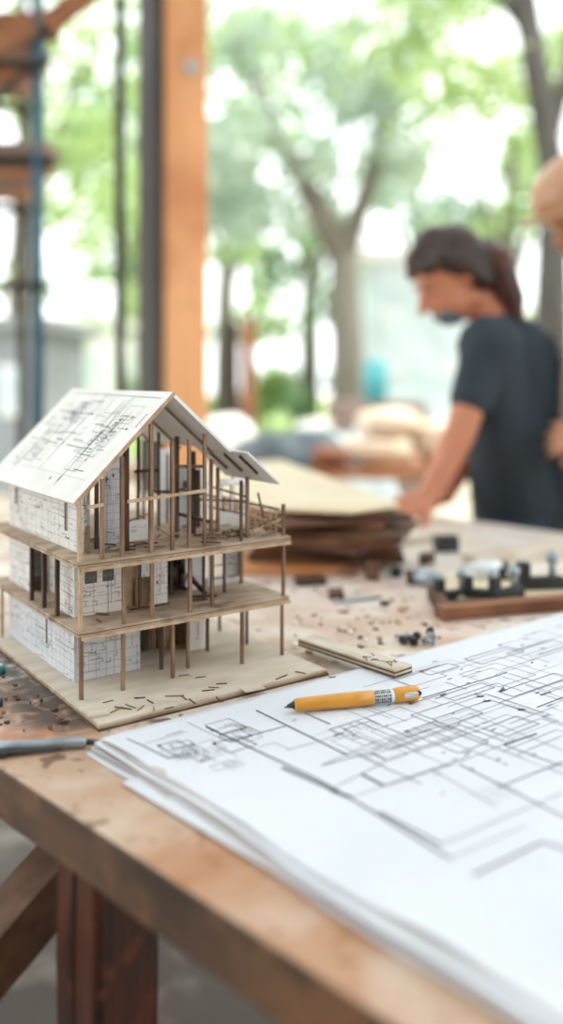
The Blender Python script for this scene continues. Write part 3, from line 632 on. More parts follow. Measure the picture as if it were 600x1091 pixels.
# stack of timber with a pale sheet on top
p0 = W(345, 605); prev = 0
PC = Vector((p0.x-.02, p0.y+.04, 0)); rg = random.Random(3); z = 0
for k in range(9):
    h = (.011, .013, .010, .013, .010, .012, .012, .010, .009)[k]; m = ('orange', 'piled', 'pile', 'piled', 'pile', 'piled', 'pile', 'piled', 'pile')[k]
    b = MB(); L_, w_ = rg.uniform(.19, .30), rg.uniform(.10, .2)
    for i in range(2): b.box((rg.uniform(-.004, .004), (i-.5)*w_*.52, h/2), (L_*(1-.06*i), w_*.5, h))
    b = MB(); b.box((0, 0, h/2), (L_, w_, h))
    o = b.build('timber_board', MT[m], bevel=.002); a = rg.uniform(-.5, .4)
    o.location = (PC.x+rg.uniform(-.035, .04), PC.y+rg.uniform(-.02, .04), TZ+z+.0004); o.rotation_euler = (0, 0, a); z += h+.0006
    tag(o, ['lowest orange board', 'second board from the bottom', 'third board from the bottom', 'fourth board from the bottom', 'middle board', 'fourth board from the top', 'third brown board from the top', 'second brown board from the top', 'uppermost brown board'][k]+' of the timber stack behind the model', 'board', 'boards of the timber stack')
zt = z+.001; PS = [W(x, y, zt+.008) for x, y in ((290, 541), (372, 544), (426, 537), (375, 517), (300, 490), (215, 496), (235, 526))]
b = MB(); b.prism([(p.x-PC.x, p.y-PC.y) for p in PS], 0, .008)
o = b.build('plywood_sheet', MT['pilel'], bevel=.002); o.location = (PC.x, PC.y, TZ+zt+.0006); tag(o, 'large pale plywood sheet lying on top of the timber stack', 'plywood')
# boards and clamps at the right
boxthing('timber_batten', W(468, 659, .0), W(640, 645, .0), .03, .018, MT['pile'], 'front rail of pale wood at right with black clamps behind it', 'batten')
boxthing('timber_batten', W(462, 636), W(475, 658), .02, .016, MT['piled'], 'short brown batten crossing the left end of the front rail', 'batten')
a = W(560, 632); b = MB(); b.box((0, 0, .004), (.30, .14, .008)); o = b.build('wood_board', MT['pilel'], bevel=.001); o.location = (a.x+.01, a.y+.02, TZ+.0004); o.rotation_euler = (0, 0, -.02); tag(o, 'pale flat wood panel under the black clamps at right', 'panel')
boxthing('timber_batten', W(500, 604), W(680, 583), .04, .022, MT['ply'], 'long pale batten lying far right across the bench', 'batten')
boxthing('timber_batten', W(380, 583), W(468, 577), .03, .014, MT['ply'], 'pale batten ending in a black block beyond the timber stack', 'batten')
boxthing('black_block', W(464, 588), W(487, 587), .03, .032, MT['dark'], 'black block at the end of the pale batten', 'block', bevel=.003)
for i, (x, y, rz, s, lab) in enumerate(((483, 632, .3, 1.2, 'black and silver clamp leftmost on the pale panel'), (515, 636, -.3, 1.1, 'black clamp in the middle of the pale panel'), (540, 636, .5, 1.2, 'black clamp lying low beside the middle clamp'), (577, 626, .1, 1.5, 'black clamp rightmost on the pale panel by the frame edge'), (548, 616, .1, 1, 'black clamp standing behind the pale panel'))):
    p = W(x, y, .01); e = clampish('clamp', p, rz, MT['dark'], lab, 'clamp', None, s); e.location.z = TZ+(.009 if i in (1, 2, 3) else .0004)
# silver bottle-like fittings
for (x, y, rz, lab, sc_) in ((470, 628, 2.3, 'silver cylinder lying left of the clamps', 1.0), (500, 622, .6, 'clear glass jar lying behind the clamps', 1.3)):
    p = W(x, y, 0); e = empty('metal_cylinder', (p.x, p.y, TZ+.0005), rz); tag(e, lab, 'cylinder')
    b = MB(); r_ = .013*sc_; b.tube([(0, 0, r_), (.05*sc_, 0, r_), (.056*sc_, 0, r_)], [r_, r_, r_*.6], 16); b.build('body', MT['steel'] if sc_ == 1 else MT['clear'], e)
    b = MB(); b.tube([(.056*sc_, 0, r_), (.07*sc_, 0, r_)], r_*.6, 14); b.build('cap', MT['dark'], e)
# brown offcuts
for i, (x, y, w_, h, m, lab) in enumerate(((397, 618, .022, .03, 'piled', 'small upright dark brown block right of the timber stack'), (423, 614, .028, .014, 'dark', 'small black offcut next to the upright block'), (438, 622, .02, .016, 'piled', 'little brown offcut in front of the black offcut'),
                                      (358, 636, .038, .01, 'piled', 'flat brown offcut in front of the timber stack'), (430, 650, .018, .006, 'chip', 'thin pale chip in the middle of the bench'), (372, 612, .04, .012, 'pile', 'brown offcut at the foot of the timber stack'), (330, 622, .05, .012, 'piled', 'dark offcut half behind the house model posts'), (455, 601, .03, .02, 'piled', 'brown lump beyond the silver cylinder'), (410, 690-45, .014, .006, 'chipd', 'tiny dark chip in the open middle of the bench'))):
    p = W(x, y); b = MB(); b.box((0, 0, h/2), (w_, w_*.6, h)); o = b.build('wood_offcut', MT[m], bevel=.001); o.location = (p.x, p.y, TZ+.0004); o.rotation_euler = (0, 0, R.uniform(0, 3)); tag(o, lab, 'offcut')
p = W(380, 640); b = MB(); b.prism([(-.04, -.004), (.03, -.01), (.045, .0), (.03, .008), (-.04, .006)], 0, .002); o = b.build('scraper', MT['steel']); o.location = (p.x, p.y, TZ+.0006); o.rotation_euler = (0, 0, .4); tag(o, 'thin steel blade lying in front of the timber stack', 'scraper')
# bolts
for i, (x, y) in enumerate(((428, 687), (437, 683), (446, 682), (452, 686), (458, 678), (461, 684), (441, 689))):
    p = W(x, y); b = MB(); b.mi = 0; rz = R.uniform(0, 6); r_ = .0055
    b.tube([(0, 0, r_), (.006, 0, r_)], [r_, r_], 6); b.tube([(.006, 0, r_), (.02, 0, r_)], r_*.5, 10)
    o = b.build('steel_bolt', MT['steel'] if i % 2 else MT['dark']); o.location = (p.x, p.y, TZ+.0004); o.rotation_euler = (0, 0, rz); tag(o, 'short steel bolt in the small heap at the far edge of the blueprint', 'bolt', 'bolts heaped by the blueprint')
# wood chips
cg = {}
for i in range(110):
    if i < 45: x, y = R.uniform(310, 470), R.uniform(655, 700); lab, gr = 'small wood chip scattered on the bench between the base board and the bolts', 'chips by the base board'
    elif i < 85: x, y = R.uniform(330, 560), R.uniform(585, 655); lab, gr = 'small wood chip scattered across the far part of the bench', 'chips on the far bench'
    else: x, y = R.uniform(0, 90), R.uniform(720, 780); lab, gr = 'small dirt crumb lying on the stained bench left of the base board', 'crumbs left of the base board'
    if i >= 85 and y < 693+.83*x+6: y = 693+.83*x+10+R.uniform(0, 20)
    if i < 45 and x > 380 and y > 690: y = 680
    p = W(x, y); du, dv = p.x-O.x, p.y-O.y; uu_, vv_ = du*UX+dv*UY, -du*UY+dv*UX
    if i >= 85: y = y
    if -.005 < uu_ < .295 and vv_ < .42 and vv_ > -.01: continue
    s = R.uniform(.003, .009)*(1 if i < 85 else .6); b = MB(); n_ = 5; b.prism([(s*math.cos(k*2*PI/n_+.3)*R.uniform(.5, 1), s*.7*math.sin(k*2*PI/n_)*R.uniform(.5, 1)) for k in range(n_)], 0, R.uniform(.001, .0025))
    o = b.build('wood_chip', MT[R.choice(('chip', 'chip', 'chipd', 'stick', 'cardu') if i < 85 else ('chipd', 'stick', 'pile', 'chipd'))]); o.location = (p.x, p.y, TZ+.0004); o.rotation_euler = (0, 0, R.uniform(0, 6)); tag(o, lab, 'wood chip', gr)

# ---------------------------------------------------------------- people
def frame(fwd, up):
    f = Vector(fwd).normalized(); u = (Vector(up)-f*Vector(up).dot(f)).normalized(); l = u.cross(f); return Matrix((f, l, u)).transposed()
def head_parts(c, M, r=1):
    P = lambda x, y, z: Vector(c)+M @ Vector((x, y, z))*r
    sk = [(P(-.012, 0, .03), (.093*r, .076*r, .088*r), M), (P(.03, 0, -.03), (.058*r, .06*r, .082*r), M), (P(.045, 0, -.085), .027*r, P(.03, 0, -.08), .034*r), (P(.0, .04, -.06), .026*r, P(.045, .012, -.088), .022*r), (P(.0, -.04, -.06), .026*r, P(.045, -.012, -.088), .022*r)]
    sk += [(P(.085, 0, .012), .009*r, P(.114, 0, -.026), .013*r), (P(.094, .012, -.03), .009*r), (P(.094, -.012, -.03), .009*r)]       # nose
    sk += [(P(.074, -.034, .022), .010*r, P(.074, .034, .022), .010*r)]                                                              # brow
    sk += [(P(.080, -.018, -.055), .008*r, P(.080, .018, -.055), .008*r), (P(.078, -.014, -.066), .008*r, P(.078, .014, -.066), .008*r)]  # lips
    for s in (-1, 1): sk += [(P(-.008, s*.076, .012), .012*r, P(-.004, s*.074, -.025), .009*r), (P(-.018, s*.082, .02), .009*r, P(-.014, s*.08, -.01), .007*r)]
    return sk
def inv(o): o.matrix_parent_inverse = Matrix.Translation(o.parent.location).inverted(); return o
def face_bits(par, c, M, r=1):
    P = lambda x, y, z: Vector(c)+M @ Vector((x, y, z))*r
    for s in (-1, 1):
        b = MB(); b.mi = 0; b.ball(P(.068, s*.030, .002), .0105*r, 2); b.mi = 1; b.ball(P(.074, s*.0305, -.001), .0062*r, 2); inv(b.build('eye', [MT['eyew'], MT['dark']], par))
    for s in (-1, 1):
        b = MB(); b.tube([P(.084, s*.014, .026), P(.084, s*.03, .032), P(.072, s*.05, .026)], [.003*r, .0035*r, .002*r], 8); inv(b.build('eyebrow', MT['hair'], par))
def hand_parts(w, M, curl=.5, s=1, side=1):
    """palm and five fingers; M columns: x along the fingers, y towards the thumb, z out of the back of the hand"""
    P = lambda x, y, z: Vector(w)+M @ Vector((x, y*side, z))
    sk = []
    for y in (-.028, -.010, .010, .026): sk.append((P(0, y*.6, 0), .015, P(.082, y, 0), .0125))
    for (y, L_) in ((-.033, .060), (-.012, .078), (.010, .082), (.031, .074)):
        a = 0; p = P(.082, y, 0)
        x, z = .082, 0
        for k, f in enumerate((.42, .32, .26)):
            a += curl*(.5 if k == 0 else .8); x2, z2 = x+math.cos(a)*L_*f, z-math.sin(a)*L_*f
            sk.append((P(x, y*(1+.1*k), z), .0092-.0008*k, P(x2, y*(1.05+.1*k), z2), .0085-.0008*k)); x, z = x2, z2
    sk += [(P(.015, .022, -.004), .015, P(.045, .05, -.012), .0115), (P(.045, .05, -.012), .011, P(.072, .058, -.02), .0095), (P(.072, .058, -.02), .0095, P(.094, .056, -.026), .008)]
    return sk
def person_build(root, J, fwd, up, hand, skin, curl, shirtm, pants, sleeves, shoulder):
    """J: joints dict of world points"""
    c = J['head']; M = frame(fwd, up)
    sk = head_parts(c, M)
    sk += [(c+M @ Vector((-.02, 0, -.05)), .05, J['neck'], .052), (J['neck'], .054, J['chest'], .07)]
    for s in ('n', 'f'):
        sk += [(J['neck'], .05, J['sh'+s], .045), (J['sh'+s], .05, J['el'+s], .039), (J['el'+s], .04, J['wr'+s], .026)]
        sk += hand_parts(J['wr'+s], J['hm'+s], curl, side=1 if s == 'n' else -1)
        sk += [(J['hip'+s], .08, J['kn'+s], .055), (J['kn'+s], .055, J['an'+s], .038), (J['an'+s], .036, J['an'+s]+J['foot']*.14+Vector((0, 0, -.03)), .03)]
    sk += [(J['chest'], .10, J['waist'], .09), (J['waist'], .095, J['hipn'], .09), (J['waist'], .095, J['hipf'], .09)]
    blob('body', sk, skin, root, .0055, 3)
    # shirt
    w = J['waist']; sh = [(J['chest'], .132, w, .12), (w, .12, (J['hipn']+J['hipf'])/2+Vector((0,0,-.07)), .135), (J['neck']+(J['chest']-J['neck'])*.25, .07, J['chest'], .125)]
    for s in ('n', 'f'):
        sh += [(J['neck']+(J['chest']-J['neck'])*.25, .062, J['sh'+s], .062), (J['sh'+s], .068, J['chest'], .10), (J['sh'+s], .08, w.lerp(J['hip'+s], 1.1), .112), (J['sh'+s], .066, J['sh'+s].lerp(J['el'+s], sleeves), .054)]
    blob('shirt', sh, shirtm, root, .008, 4)
    pt = [((J['hipn']+J['hipf'])/2, .112, J['hipn'], .10), ((J['hipn']+J['hipf'])/2, .112, J['hipf'], .10)]
    for s in ('n', 'f'): pt += [(J['hip'+s], .102, J['kn'+s], .072), (J['kn'+s], .072, J['an'+s]+Vector((0, 0, .02)), .058)]
    blob('trousers', pt, pants, root, .01, 4)
    for s in ('n', 'f'):
        a = J['an'+s]; blob('shoe', [(a+Vector((0, 0, -.01)), .05, a+Vector((0, 0, -.035)), .05), (a+Vector((0, 0, -.035)), .05, a+J['foot']*.19+Vector((0, 0, -.047)), .038)], MT['shoe'], root, .008, 2)
    face_bits(root, c, M)
    return M
# the woman bending over the bench
hd = WD(479, 297, 2.27)
wo = empty('person', (.60, 2.36, 0)); tag(wo, 'person with dark ponytail and navy t-shirt leaning over the far side of the bench', 'person')
J = dict(head=hd, neck=WD(522, 336, 2.30), chest=WD(545, 388, 2.33), waist=WD(545, 495, 2.34), hipn=Vector((.61, 2.31, .90)), hipf=Vector((.68, 2.45, .90)), knn=Vector((.60, 2.34, .48)), knf=Vector((.67, 2.50, .48)), ann=Vector((.64, 2.38, .085)), anf=Vector((.72, 2.54, .085)),
         shn=WD(520, 368, 2.19), eln=WD(490, 462, 2.12), wrn=WD(456, 528, 2.09), shf=WD(540, 362, 2.46), elf=WD(510, 465, 2.44), wrf=WD(474, 528, 2.30), foot=Vector((-.85, -.5, 0)))
J['hmn'] = frame((-.62, -.25, -.28), (.0, -.5, .8)); J['hmf'] = frame((-.7, -.3, -.25), (-.1, .4, .9))
Mh = person_build(wo, J, (-.80, -.26, -.58), (-.5, -.1, .85), None, MT['skin'], .35, MT['shirt'], MT['jeans'], .62, 0)
P = lambda x, y, z: hd+Mh @ Vector((x, y, z))
blob('hair', [(P(-.03, 0, .042), (.098, .088, .088), Mh), (P(-.055, 0, 0), (.075, .084, .09), Mh), (P(-.02, .07, .01), .03, P(-.05, .066, -.045), .026), (P(-.02, -.07, .01), .03, P(-.05, -.066, -.045), .026), (P(.05, 0, .085), .035, P(-.02, 0, .1), .045), (P(.02, .06, .06), .03, P(-.03, .072, .0), .028), (P(.02, -.06, .06), .03, P(-.03, -.072, .0), .028), (P(.055, .04, .062), .022, P(.06, -.04, .062), .022),
     (P(-.09, 0, .02), .045, P(-.13, 0, -.0), .04)], MT['hair'], wo, .007, 3)
blob('ponytail', [(P(-.12, 0, .02), .03, WD(530, 280, 2.26), .045), (WD(530, 280, 2.26), .045, WD(545, 318, 2.27), .038), (WD(545, 318, 2.27), .036, WD(553, 345, 2.26), .014)], MT['hairr'], wo, .007, 3)
blob('face_mask', [(P(.068, -.02, -.066), .022, P(.068, .02, -.066), .022), (P(.055, -.022, -.085), .022, P(.055, .022, -.085), .022)], MT['maskc'], wo, .006, 2)
# the person at the right edge in a hard hat
hc = Vector((.795, 2.30, 1.605))
w2 = empty('person', (.93, 2.38, 0)); tag(w2, 'person in a tan hard hat and dark shirt at the right edge, forearm raised', 'person')
J = dict(head=hc, neck=Vector((.90, 2.34, 1.45)), chest=Vector((.93, 2.37, 1.29)), waist=Vector((.95, 2.40, 1.08)), hipn=Vector((.93, 2.33, .93)), hipf=Vector((1.0, 2.49, .93)), knn=Vector((.91, 2.36, .5)), knf=Vector((.98, 2.53, .5)), ann=Vector((.95, 2.38, .085)), anf=Vector((1.02, 2.56, .085)),
         shn=Vector((.89, 2.21, 1.37)), eln=Vector((.90, 2.17, 1.09)), wrn=WD(643, 470, 2.12), shf=Vector((.94, 2.53, 1.37)), elf=Vector((.94, 2.56, 1.09)), wrf=Vector((.80, 2.40, 1.02)), foot=Vector((-.85, -.5, 0)))
J['hmn'] = frame((-.9, -.1, .1), (0, -.9, .3)); J['hmf'] = frame((-.9, -.2, .0), (0, .5, .8))
Mh = person_build(w2, J, (-.86, -.35, -.35), (-.3, -.1, .95), None, MT['skin2'], .9, MT['black'], MT['jeans'], .8, 0)
P = lambda x, y, z: hc+Mh @ Vector((x, y, z))
blob('hair', [(P(-.03, 0, .03), (.09, .084, .08), Mh), (P(-.06, 0, -.03), (.05, .075, .07), Mh)], MT['hair'], w2, .008, 3)
hat = blob('hard_hat', [(P(-.005, 0, .075), (.135, .115, .105), Mh)], MT['tan'], w2, .006, 2)
b = MB(); ring = []
for k in range(33):
    a = 2*PI*k/32; rx = .15 if math.cos(a) < .3 else .15+.035*max(0, math.cos(a)); ring.append(P(-.005+rx*math.cos(a), .125*math.sin(a), .045))
b.tube(ring, .006, 8); inv(b.build('hat_brim', MT['tan'], w2))
b = MB(); b.tube([P(.0, .08, .04), P(.02, .075, -.05), P(.05, .02, -.115), P(.05, -.02, -.115), P(.02, -.075, -.05), P(0, -.08, .04)], .006, 8); inv(b.build('chin_strap', MT['red'], w2))

# ---------------------------------------------------------------- shed posts and scaffold at left
pp = WD(164, 400, 3.6); rzp = math.radians(27); pw = .19
tp = empty('timber_post', (pp.x+.09, pp.y+.06, 0), rzp); tag(tp, 'thick square orange timber post with a dark side behind the house model', 'post')
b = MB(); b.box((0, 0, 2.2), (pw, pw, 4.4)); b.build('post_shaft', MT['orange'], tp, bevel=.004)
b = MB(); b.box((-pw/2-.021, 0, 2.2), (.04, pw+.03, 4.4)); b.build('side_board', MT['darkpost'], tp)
b = MB(); b.tube([(.02, -pw/2-.012, 2.75-.3), (.02, -pw/2, 2.75-.3)], .028, 12); b.build('bolt_plate', MT['steel'], tp)
b = MB(); b.box((0, 0, .06), (.32, .32, .12)); b.build('post_base', MT['grey'], tp)
p = WD(128, 400, 3.3); b = MB(); b.tube([(p.x, p.y, 0), (p.x, p.y, 4.2)], .021, 12); b.tube([(p.x, p.y, 0), (p.x, p.y, .03)], .06, 12); o = b.build('steel_rod', MT['rust'], origin=(p.x, p.y, 0)); tag(o, 'thin dark vertical steel rod left of the orange post', 'rod')
p = WD(142, 400, 3.7); b = MB()
D = 3.2
sc = empty('scaffold', WD(40, 400, D)*1, 0); sc.location.z = 0; tag(sc, 'blue-green scaffold tower with wooden deck boards at the left edge', 'scaffold')
def scp(o): o.parent = sc; o.matrix_parent_inverse = Matrix.Translation(sc.location).inverted(); return o
xs = WD(40, 400, D).x
for (x, y) in ((xs, D), (xs-1.2, D), (xs-.32, D+.9), (xs-1.5, D+.9)):
    b = MB(); b.tube([(x, y, 0), (x, y, 3.9)], .023, 12); scp(b.build('scaffold_pole', MT['teal'] if y == D else MT['rust']))
for zz, m_, hh in ((WD(0, 158, D).z, 'plankg', .06), (WD(0, 20, D).z, 'plank', .07)):
    for k in range(4):
        b = MB(); b.beam((xs-1.3-.09*k, D+.08+k*.23, zz), (xs+.04-.09*k, D+.08+k*.23, zz), .2, .04); scp(b.build('deck_board', MT['plank'] if (k+len(m_)) % 2 else MT['plankg']))
    for yy in (D, D+.9):
        b = MB(); o_ = (yy-D)*.36; b.tube([(xs-1.25-o_, yy, zz-.05), (xs+.06-o_, yy, zz-.05)], .022, 10); scp(b.build('ledger', MT['rust']))
for zz in (WD(0, 306, D).z, WD(0, 72, D).z, .3):
    b = MB(); b.tube([(xs-1.25, D-.03, zz), (xs+.05, D-.03, zz)], .016, 10); scp(b.build('ledger', MT['rust']))
b = MB(); b.beam((xs-1.2, D-.05, WD(0, 130, D).z-.3), (xs+.0, D-.05, WD(0, 30, D).z), .03, .08); scp(b.build('diagonal_brace', MT['plank']))
b = MB(); b.beam(WD(50, 27, D-.1), WD(110, -20, D-.1), .04, .07); scp(b.build('diagonal_brace', MT['plank']))
b = MB(); b.tube([(xs-.5, D-.05, WD(0, 72, D).z-.5), (xs, D-.05, WD(0, 72, D).z)], .012, 10); scp(b.build('diagonal_brace', MT['rust']))

# ---------------------------------------------------------------- yard behind
def sack(p, s, m, lab, group=None, name='sack', cat='sack', rz=0):
    b = MB(); g = bmesh.ops.create_icosphere(b.bm, subdivisions=3, radius=1)
    for v in g['verts']:
        x, y, z_ = v.co; f = lambda t: math.copysign(abs(t)**.6, t); v.co = Vector((f(x)*s[0], f(y)*s[1], (f(z_)*.5+.5)*s[2]+.012*math.sin(x*7+y*5)))
    o = b.build(name, m, smooth=True); mn = min(v.co.z for v in o.data.vertices); o.location = (p[0], p[1], p[2]-mn); o.rotation_euler = (0, 0, rz); return tag(o, lab, cat, group)
# second bench with heap under a grey tarp
D2 = 4.2; c = WD(320, 480, D2)
sb = empty('trestle_table', (c.x+.2, D2+.3, 0)); tag(sb, 'low trestle table behind the bench carrying the tarp and sacks', 'table')
b = MB(); b.box((0, 0, .74), (2.0, .9, .04)); b.build('tabletop', MT['plank'], sb)
for x in (-.9, .9):
    for y in (-.38, .38): b = MB(); b.box((x, y, .36), (.06, .06, .72)); b.build('leg', MT['piled'], sb)
def heap(c, sx, sy, h, m, lab, name, cat, seed):
    rg = random.Random(seed); ph = [rg.uniform(0, 6) for _ in range(6)]
    b = MB(); N_ = 28; V = []
    for i in range(N_+1):
        row = []
        for j in range(N_+1):
            x, y = (i/N_-.5)*2, (j/N_-.5)*2; r2 = max(abs(x), abs(y)); e = max(0, 1-r2**3)
            z_ = h*e*(.75+.18*math.sin(4*x+ph[0])*math.cos(3*y+ph[1])+.1*math.sin(9*x+5*y+ph[2]))
            row.append(b.bm.verts.new((x*sx, y*sy, max(.002, z_))))
        V.append(row)
    for i in range(N_):
        for j in range(N_): f = b.bm.faces.new((V[i][j], V[i+1][j], V[i+1][j+1], V[i][j+1])); f.smooth = True
    E_ = [V[i][0] for i in range(N_+1)]+[V[N_][j] for j in range(1, N_+1)]+[V[i][N_] for i in range(N_-1, -1, -1)]+[V[0][j] for j in range(N_-1, 0, -1)]
    lo = [b.bm.verts.new((v.co.x, v.co.y, 0)) for v in E_]
    for k in range(len(E_)): b.bm.faces.new((E_[k], E_[(k+1) % len(E_)], lo[(k+1) % len(E_)], lo[k]))
    b.bm.faces.new(lo)
    o = b.build(name, m); o.location = c; return tag(o, lab, cat)
TT = .761
heap((c.x-.05, D2+.25, TT), .34, .3, .2, MT['tarp'], 'grey tarp draped over a low heap behind the timber stack', 'tarp', 'tarp', 2)
heap((c.x+.28, D2+1.75, 0), .5, .3, 1.0, MT['tarpl'], 'pale blue-white plastic sheet bundled behind the grey tarp', 'plastic_sheet', 'plastic sheet', 5)
q = WD(405, 490, D2)
sack((q.x, D2+.12, TT), (.17, .14, .13), MT['cream'], 'cream sack lying lowest on the trestle table behind the timber stack'); sack((q.x+.06, D2+.14, TT+.135), (.15, .13, .12), MT['cream'], 'cream sack lying on top of another cream sack', rz=.3)
sack((q.x+.36, D2+.15, TT), (.15, .14, .2), MT['cream'], 'plump cream sack beside the woman on the trestle table', rz=.8)
q = WD(352, 490, D2); sack((q.x, D2-.04, TT), (.09, .07, .09), MT['pile'], 'small brown sack in front of the cream sacks')
# white sacks further back
for i, (x, y, d, s, lab) in enumerate(((240, 440, 5.9, (.20, .18, .5), 'tall white sack standing right of the orange post'), (264, 452, 5.35, (.15, .14, .34), 'shorter white sack in front of the tall one'), (345, 430, 8.3, (.28, .2, .32), 'wide pale sack under the trees in the middle'), (216, 455, 5.3, (.16, .15, .3), 'low white sack at the foot of the orange post'))):
    w = WD(x, y, d); b = MB(); b.box((0, 0, .4), (s[0]*2.05, s[1]*2.1, .04))
    for k in range(3): b.box(((k-1)*s[0]*.85, 0, .19), (.08, s[1]*2.0, .38))
    o = b.build('pallet_stack', MT['plank']); zb = max(.42, CZ-(y+18-400)/FP*d-s[2]); 
    o.scale.z = (zb)/.42; o.location = (w.x, w.y, 0); tag(o, 'rough wooden pallet block carrying the '+['tall white sack', 'shorter white sack', 'wide pale sack', 'low white sack'][i], 'pallet')
    sack((w.x, w.y, zb+.002), s, MT['wsack'], lab)
# orange posts and a dark one
for (x, yt, yb, d, w_, m, lab) in ((265, 340, 0, 6.2, .10, 'pile', 'short orange timber post in the yard right of the big post'), (246, 345, 0, 6.6, .12, 'darkpost', 'short dark timber post beside the orange one in the yard'), (205, 405, 0, 3.95, .07, 'darkpost', 'low dark stake just behind the orange timber post')):
    p = WD(x, yt, d); b = MB(); b.box((0, 0, p.z/2), (w_, w_, p.z)); b.box((0, 0, p.z+.01), (w_*.8, w_*.8, .02)); o = b.build('short_post', MT[m], bevel=.005); o.location = (p.x, p.y, 0); tag(o, lab, 'post')
# teal barrel on a crate
p = WD(400, 428, 7.0); b = MB(); b.box((0, 0, p.z/2), (.7, .6, p.z))
for k in range(4): b.box((0, -.31, p.z*(k+.5)/4), (.72, .02, p.z/5))
o = b.build('wooden_crate', MT['plankg']); o.location = (p.x, p.y, 0); tag(o, 'grey wooden crate under the teal barrel', 'crate')
b = MB(); b.tube([(0, 0, 0), (0, 0, .02), (0, 0, .1), (0, 0, .11), (0, 0, .24), (0, 0, .25), (0, 0, .32), (0, 0, .33)], [.085, .095, .095, .1, .1, .095, .095, .08], 20)
o = b.build('barrel', MT['tealp']); o.location = (p.x, p.y, p.z+.001); tag(o, 'small teal plastic barrel standing on a crate in the yard', 'barrel')
# pale site hut
def hut(x0, x1, yt, d, m, lab, rm, depth=2.5):
    a, c_ = WD(x0, yt, d), WD(x1, yt, d); w_ = c_.x-a.x; h = a.z
    e = empty('site_hut', ((a.x+c_.x)/2, d+depth/2, 0)); tag(e, lab, 'hut')
    b = MB(); b.box((0, 0, h/2), (w_, depth, h)); b.build('walls', m, e)
    b = MB(); b.box((0, 0, h+.06), (w_+.4, depth+.4, .12)); b.build('roof', rm, e)
    for k in range(2):
        b = MB(); b.box((w_*(-.25+.5*k), -depth/2-.01, h*.62), (w_*.22, .04, h*.3)); wdw = b.build('window', MT['white'], e)
        b = MB(); b.box((w_*(-.25+.5*k), -depth/2-.035, h*.62), (w_*.18, .02, h*.25)); b.build('pane', MT['tarpl'], wdw)
    return e
hut(392, 505, 278, 11, MT['tarpl'], 'pale flat roofed site hut behind the bending person', MT['white'])
hut(48, 118, 345, 15.5, MT['white'], 'low white roofed hut seen between the scaffold and the steel rod', MT['white'])
hut(-60, 34, 350, 9, MT['grey'], 'low grey hut behind the scaffold at the left edge', MT['grey'])
# slatted shelving leaning behind the bench left
# ---------------------------------------------------------------- trees
def tree(base, trunk, limbs, crowns, nleaf, ls, lm, lab, bark='bark', seed=0, group=None, name='tree'):
    rg = random.Random(seed); e = empty(name, base); tag(e, lab, 'tree' if name == 'tree' else 'bush', group)
    base0 = Vector(base)
    if trunk:
        b = MB(); b.tube([Vector(p)-base0 for p in trunk[0]], trunk[1], 10)
        for l in limbs: b.tube([Vector(p)-base0 for p in l[0]], l[1], 8)
        b.build('trunk', MT[bark], e)
    VV, FF = [], []; tot = sum(r[1]*r[1] for r in crowns)
    for (c, r, fl) in crowns:
        n_ = int(nleaf*r*r/tot)
        for i in range(n_):
            d = Vector((rg.gauss(0, 1), rg.gauss(0, 1), rg.gauss(0, 1))).normalized()*r*(rg.random()**.45); d.z *= fl
            cl = Vector((rg.gauss(0, .1), rg.gauss(0, .1), rg.gauss(0, .08)))
            p = Vector(c)+d+cl-base0
            if p.z+base0.z < .05: continue
            a = Vector((rg.gauss(0, 1), rg.gauss(0, 1), rg.gauss(0, 1))).normalized(); s = ls*rg.uniform(.6, 1.3); q = a.orthogonal().normalized()*s*.55; a = a*s; k = a.cross(q).normalized()*s*.12
            j = len(VV); VV.extend((p-a, p+q+k, p+a, p-q+k)); FF.append((j, j+1, j+2, j+3))
    me = bpy.data.meshes.new('foliage'); me.from_pydata(VV, [], FF); me.materials.append(lm)
    fo = bpy.data.objects.new('foliage', me); COL.objects.link(fo); fo.parent = e
    return e
def clusters(rg, x0, x1, y0, y1, d0, d1, n, r0, r1):
    out = []
    for i in range(n):
        d = rg.uniform(d0, d1); p = WD(rg.uniform(x0, x1), rg.uniform(y0, y1), d); out.append((p, rg.uniform(r0, r1), .7))
    return out
rg = random.Random(21)
g_ = WD(372, 400, 9.5); g_.z = 0
tree(g_, ([(g_.x, 9.5, 0), (g_.x, 9.5, 1.2), WD(366, 270, 9.5)], [.24, .19, .16]), [([WD(366, 275, 9.5), WD(335, 215, 9.5), WD(290, 130, 9.6), WD(250, 40, 9.8)], [.16, .13, .09, .05]), ([WD(366, 275, 9.5), WD(392, 200, 9.6), WD(420, 100, 9.8), WD(440, 0, 10)], [.13, .1, .07, .04])],
     clusters(rg, 225, 480, -60, 230, 9, 12, 22, .3, .7), 2600, .10, LEAF[2], 'forked grey-green tree in the middle of the yard', seed=1)
g_ = WD(590, 400, 7.0); g_.z = 0
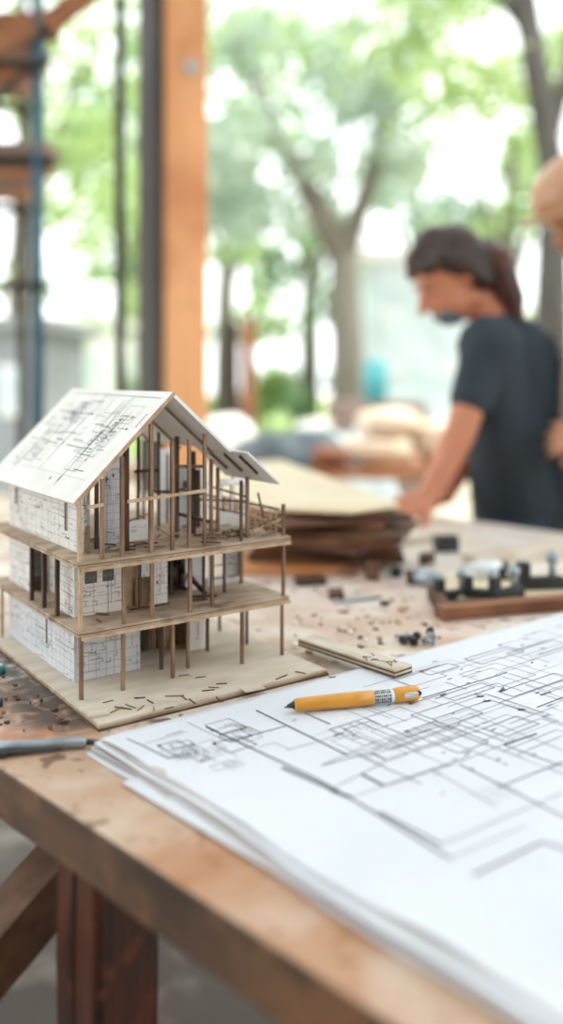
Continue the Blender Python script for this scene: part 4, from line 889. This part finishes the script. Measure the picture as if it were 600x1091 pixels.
tree(g_, ([(g_.x, 7, 0), WD(588, 330, 7), WD(590, 190, 7), WD(572, 80, 7), WD(556, -20, 7), WD(548, -120, 7)], [.17, .14, .11, .1, .1, .08]), [([WD(585, 150, 7), WD(610, 60, 7.1), WD(640, -40, 7.2)], [.08, .06, .04]), ([WD(560, 30, 7), WD(520, -20, 7.1), WD(460, -60, 7.2)], [.06, .05, .03])],
     clusters(rg, 400, 680, -90, 110, 7, 9.5, 20, .3, .6), 3200, .075, LEAF[0], 'dark trunked leaning tree at the upper right behind the hard hat', 'barkd', seed=2)
g_ = WD(20, 400, 12); g_.z = 0
tree(g_, ([(g_.x, 12, 0), WD(20, 300, 12), WD(30, 100, 12)], [.2, .17, .1]), [([WD(25, 220, 12), WD(80, 100, 12), WD(110, 20, 12)], [.09, .06, .04])], clusters(rg, -40, 170, -40, 330, 11, 14, 22, .35, .8), 2000, .11, LEAF[0], 'bright green tree behind the scaffold', seed=3)
for i, (x, lab) in enumerate(((240, 'distant pale green tree right of the orange post'), (330, 'distant tree in the gap left of the middle trunk'), (440, 'distant green tree above the pale hut'), (540, 'distant bright tree right of the bending person'), (140, 'distant tree behind the orange post'), (640, 'distant tree beyond the right edge'))):
    d = 17+1.5*(i % 3); g_ = WD(x, 400, d); g_.z = 0
    tree(g_, ([(g_.x, d, 0), WD(x, 330, d), WD(x+6, 150, d)], [.25, .2, .1]), [([WD(x, 300, d), WD(x-35, 180, d)], [.1, .05]), ([WD(x, 320, d), WD(x+40, 200, d)], [.1, .05])],
         clusters(rg, x-70, x+70, 20, 370, d-1.5, d+2, 15, .4, .9), 1250, .17, LEAF[i % 3], lab, seed=10+i, group='distant trees')
for i in range(8):
    x = -20+i*92; d = 17.5+1.6*(i % 2); c_ = WD(x, 365, d); c_.z = .6; g_ = Vector((c_.x, c_.y, 0))
    tree(g_, ([(c_.x, d, 0), (c_.x, d, .7)], [.06, .03]), [], [(c_+Vector((rg.uniform(-.9, .9), rg.uniform(-.4, .4), rg.uniform(-.2, .7))), rg.uniform(.4, .6), .8) for k in range(4)], 1300, .10, LEAF[i % 3], ['leafy bush low in the yard behind the '+t for t in ('scaffold', 'steel rod', 'orange post', 'white sacks', 'middle tree trunk', 'pale hut', 'bending person', 'hard hat')][i], name='bush', seed=40+i)
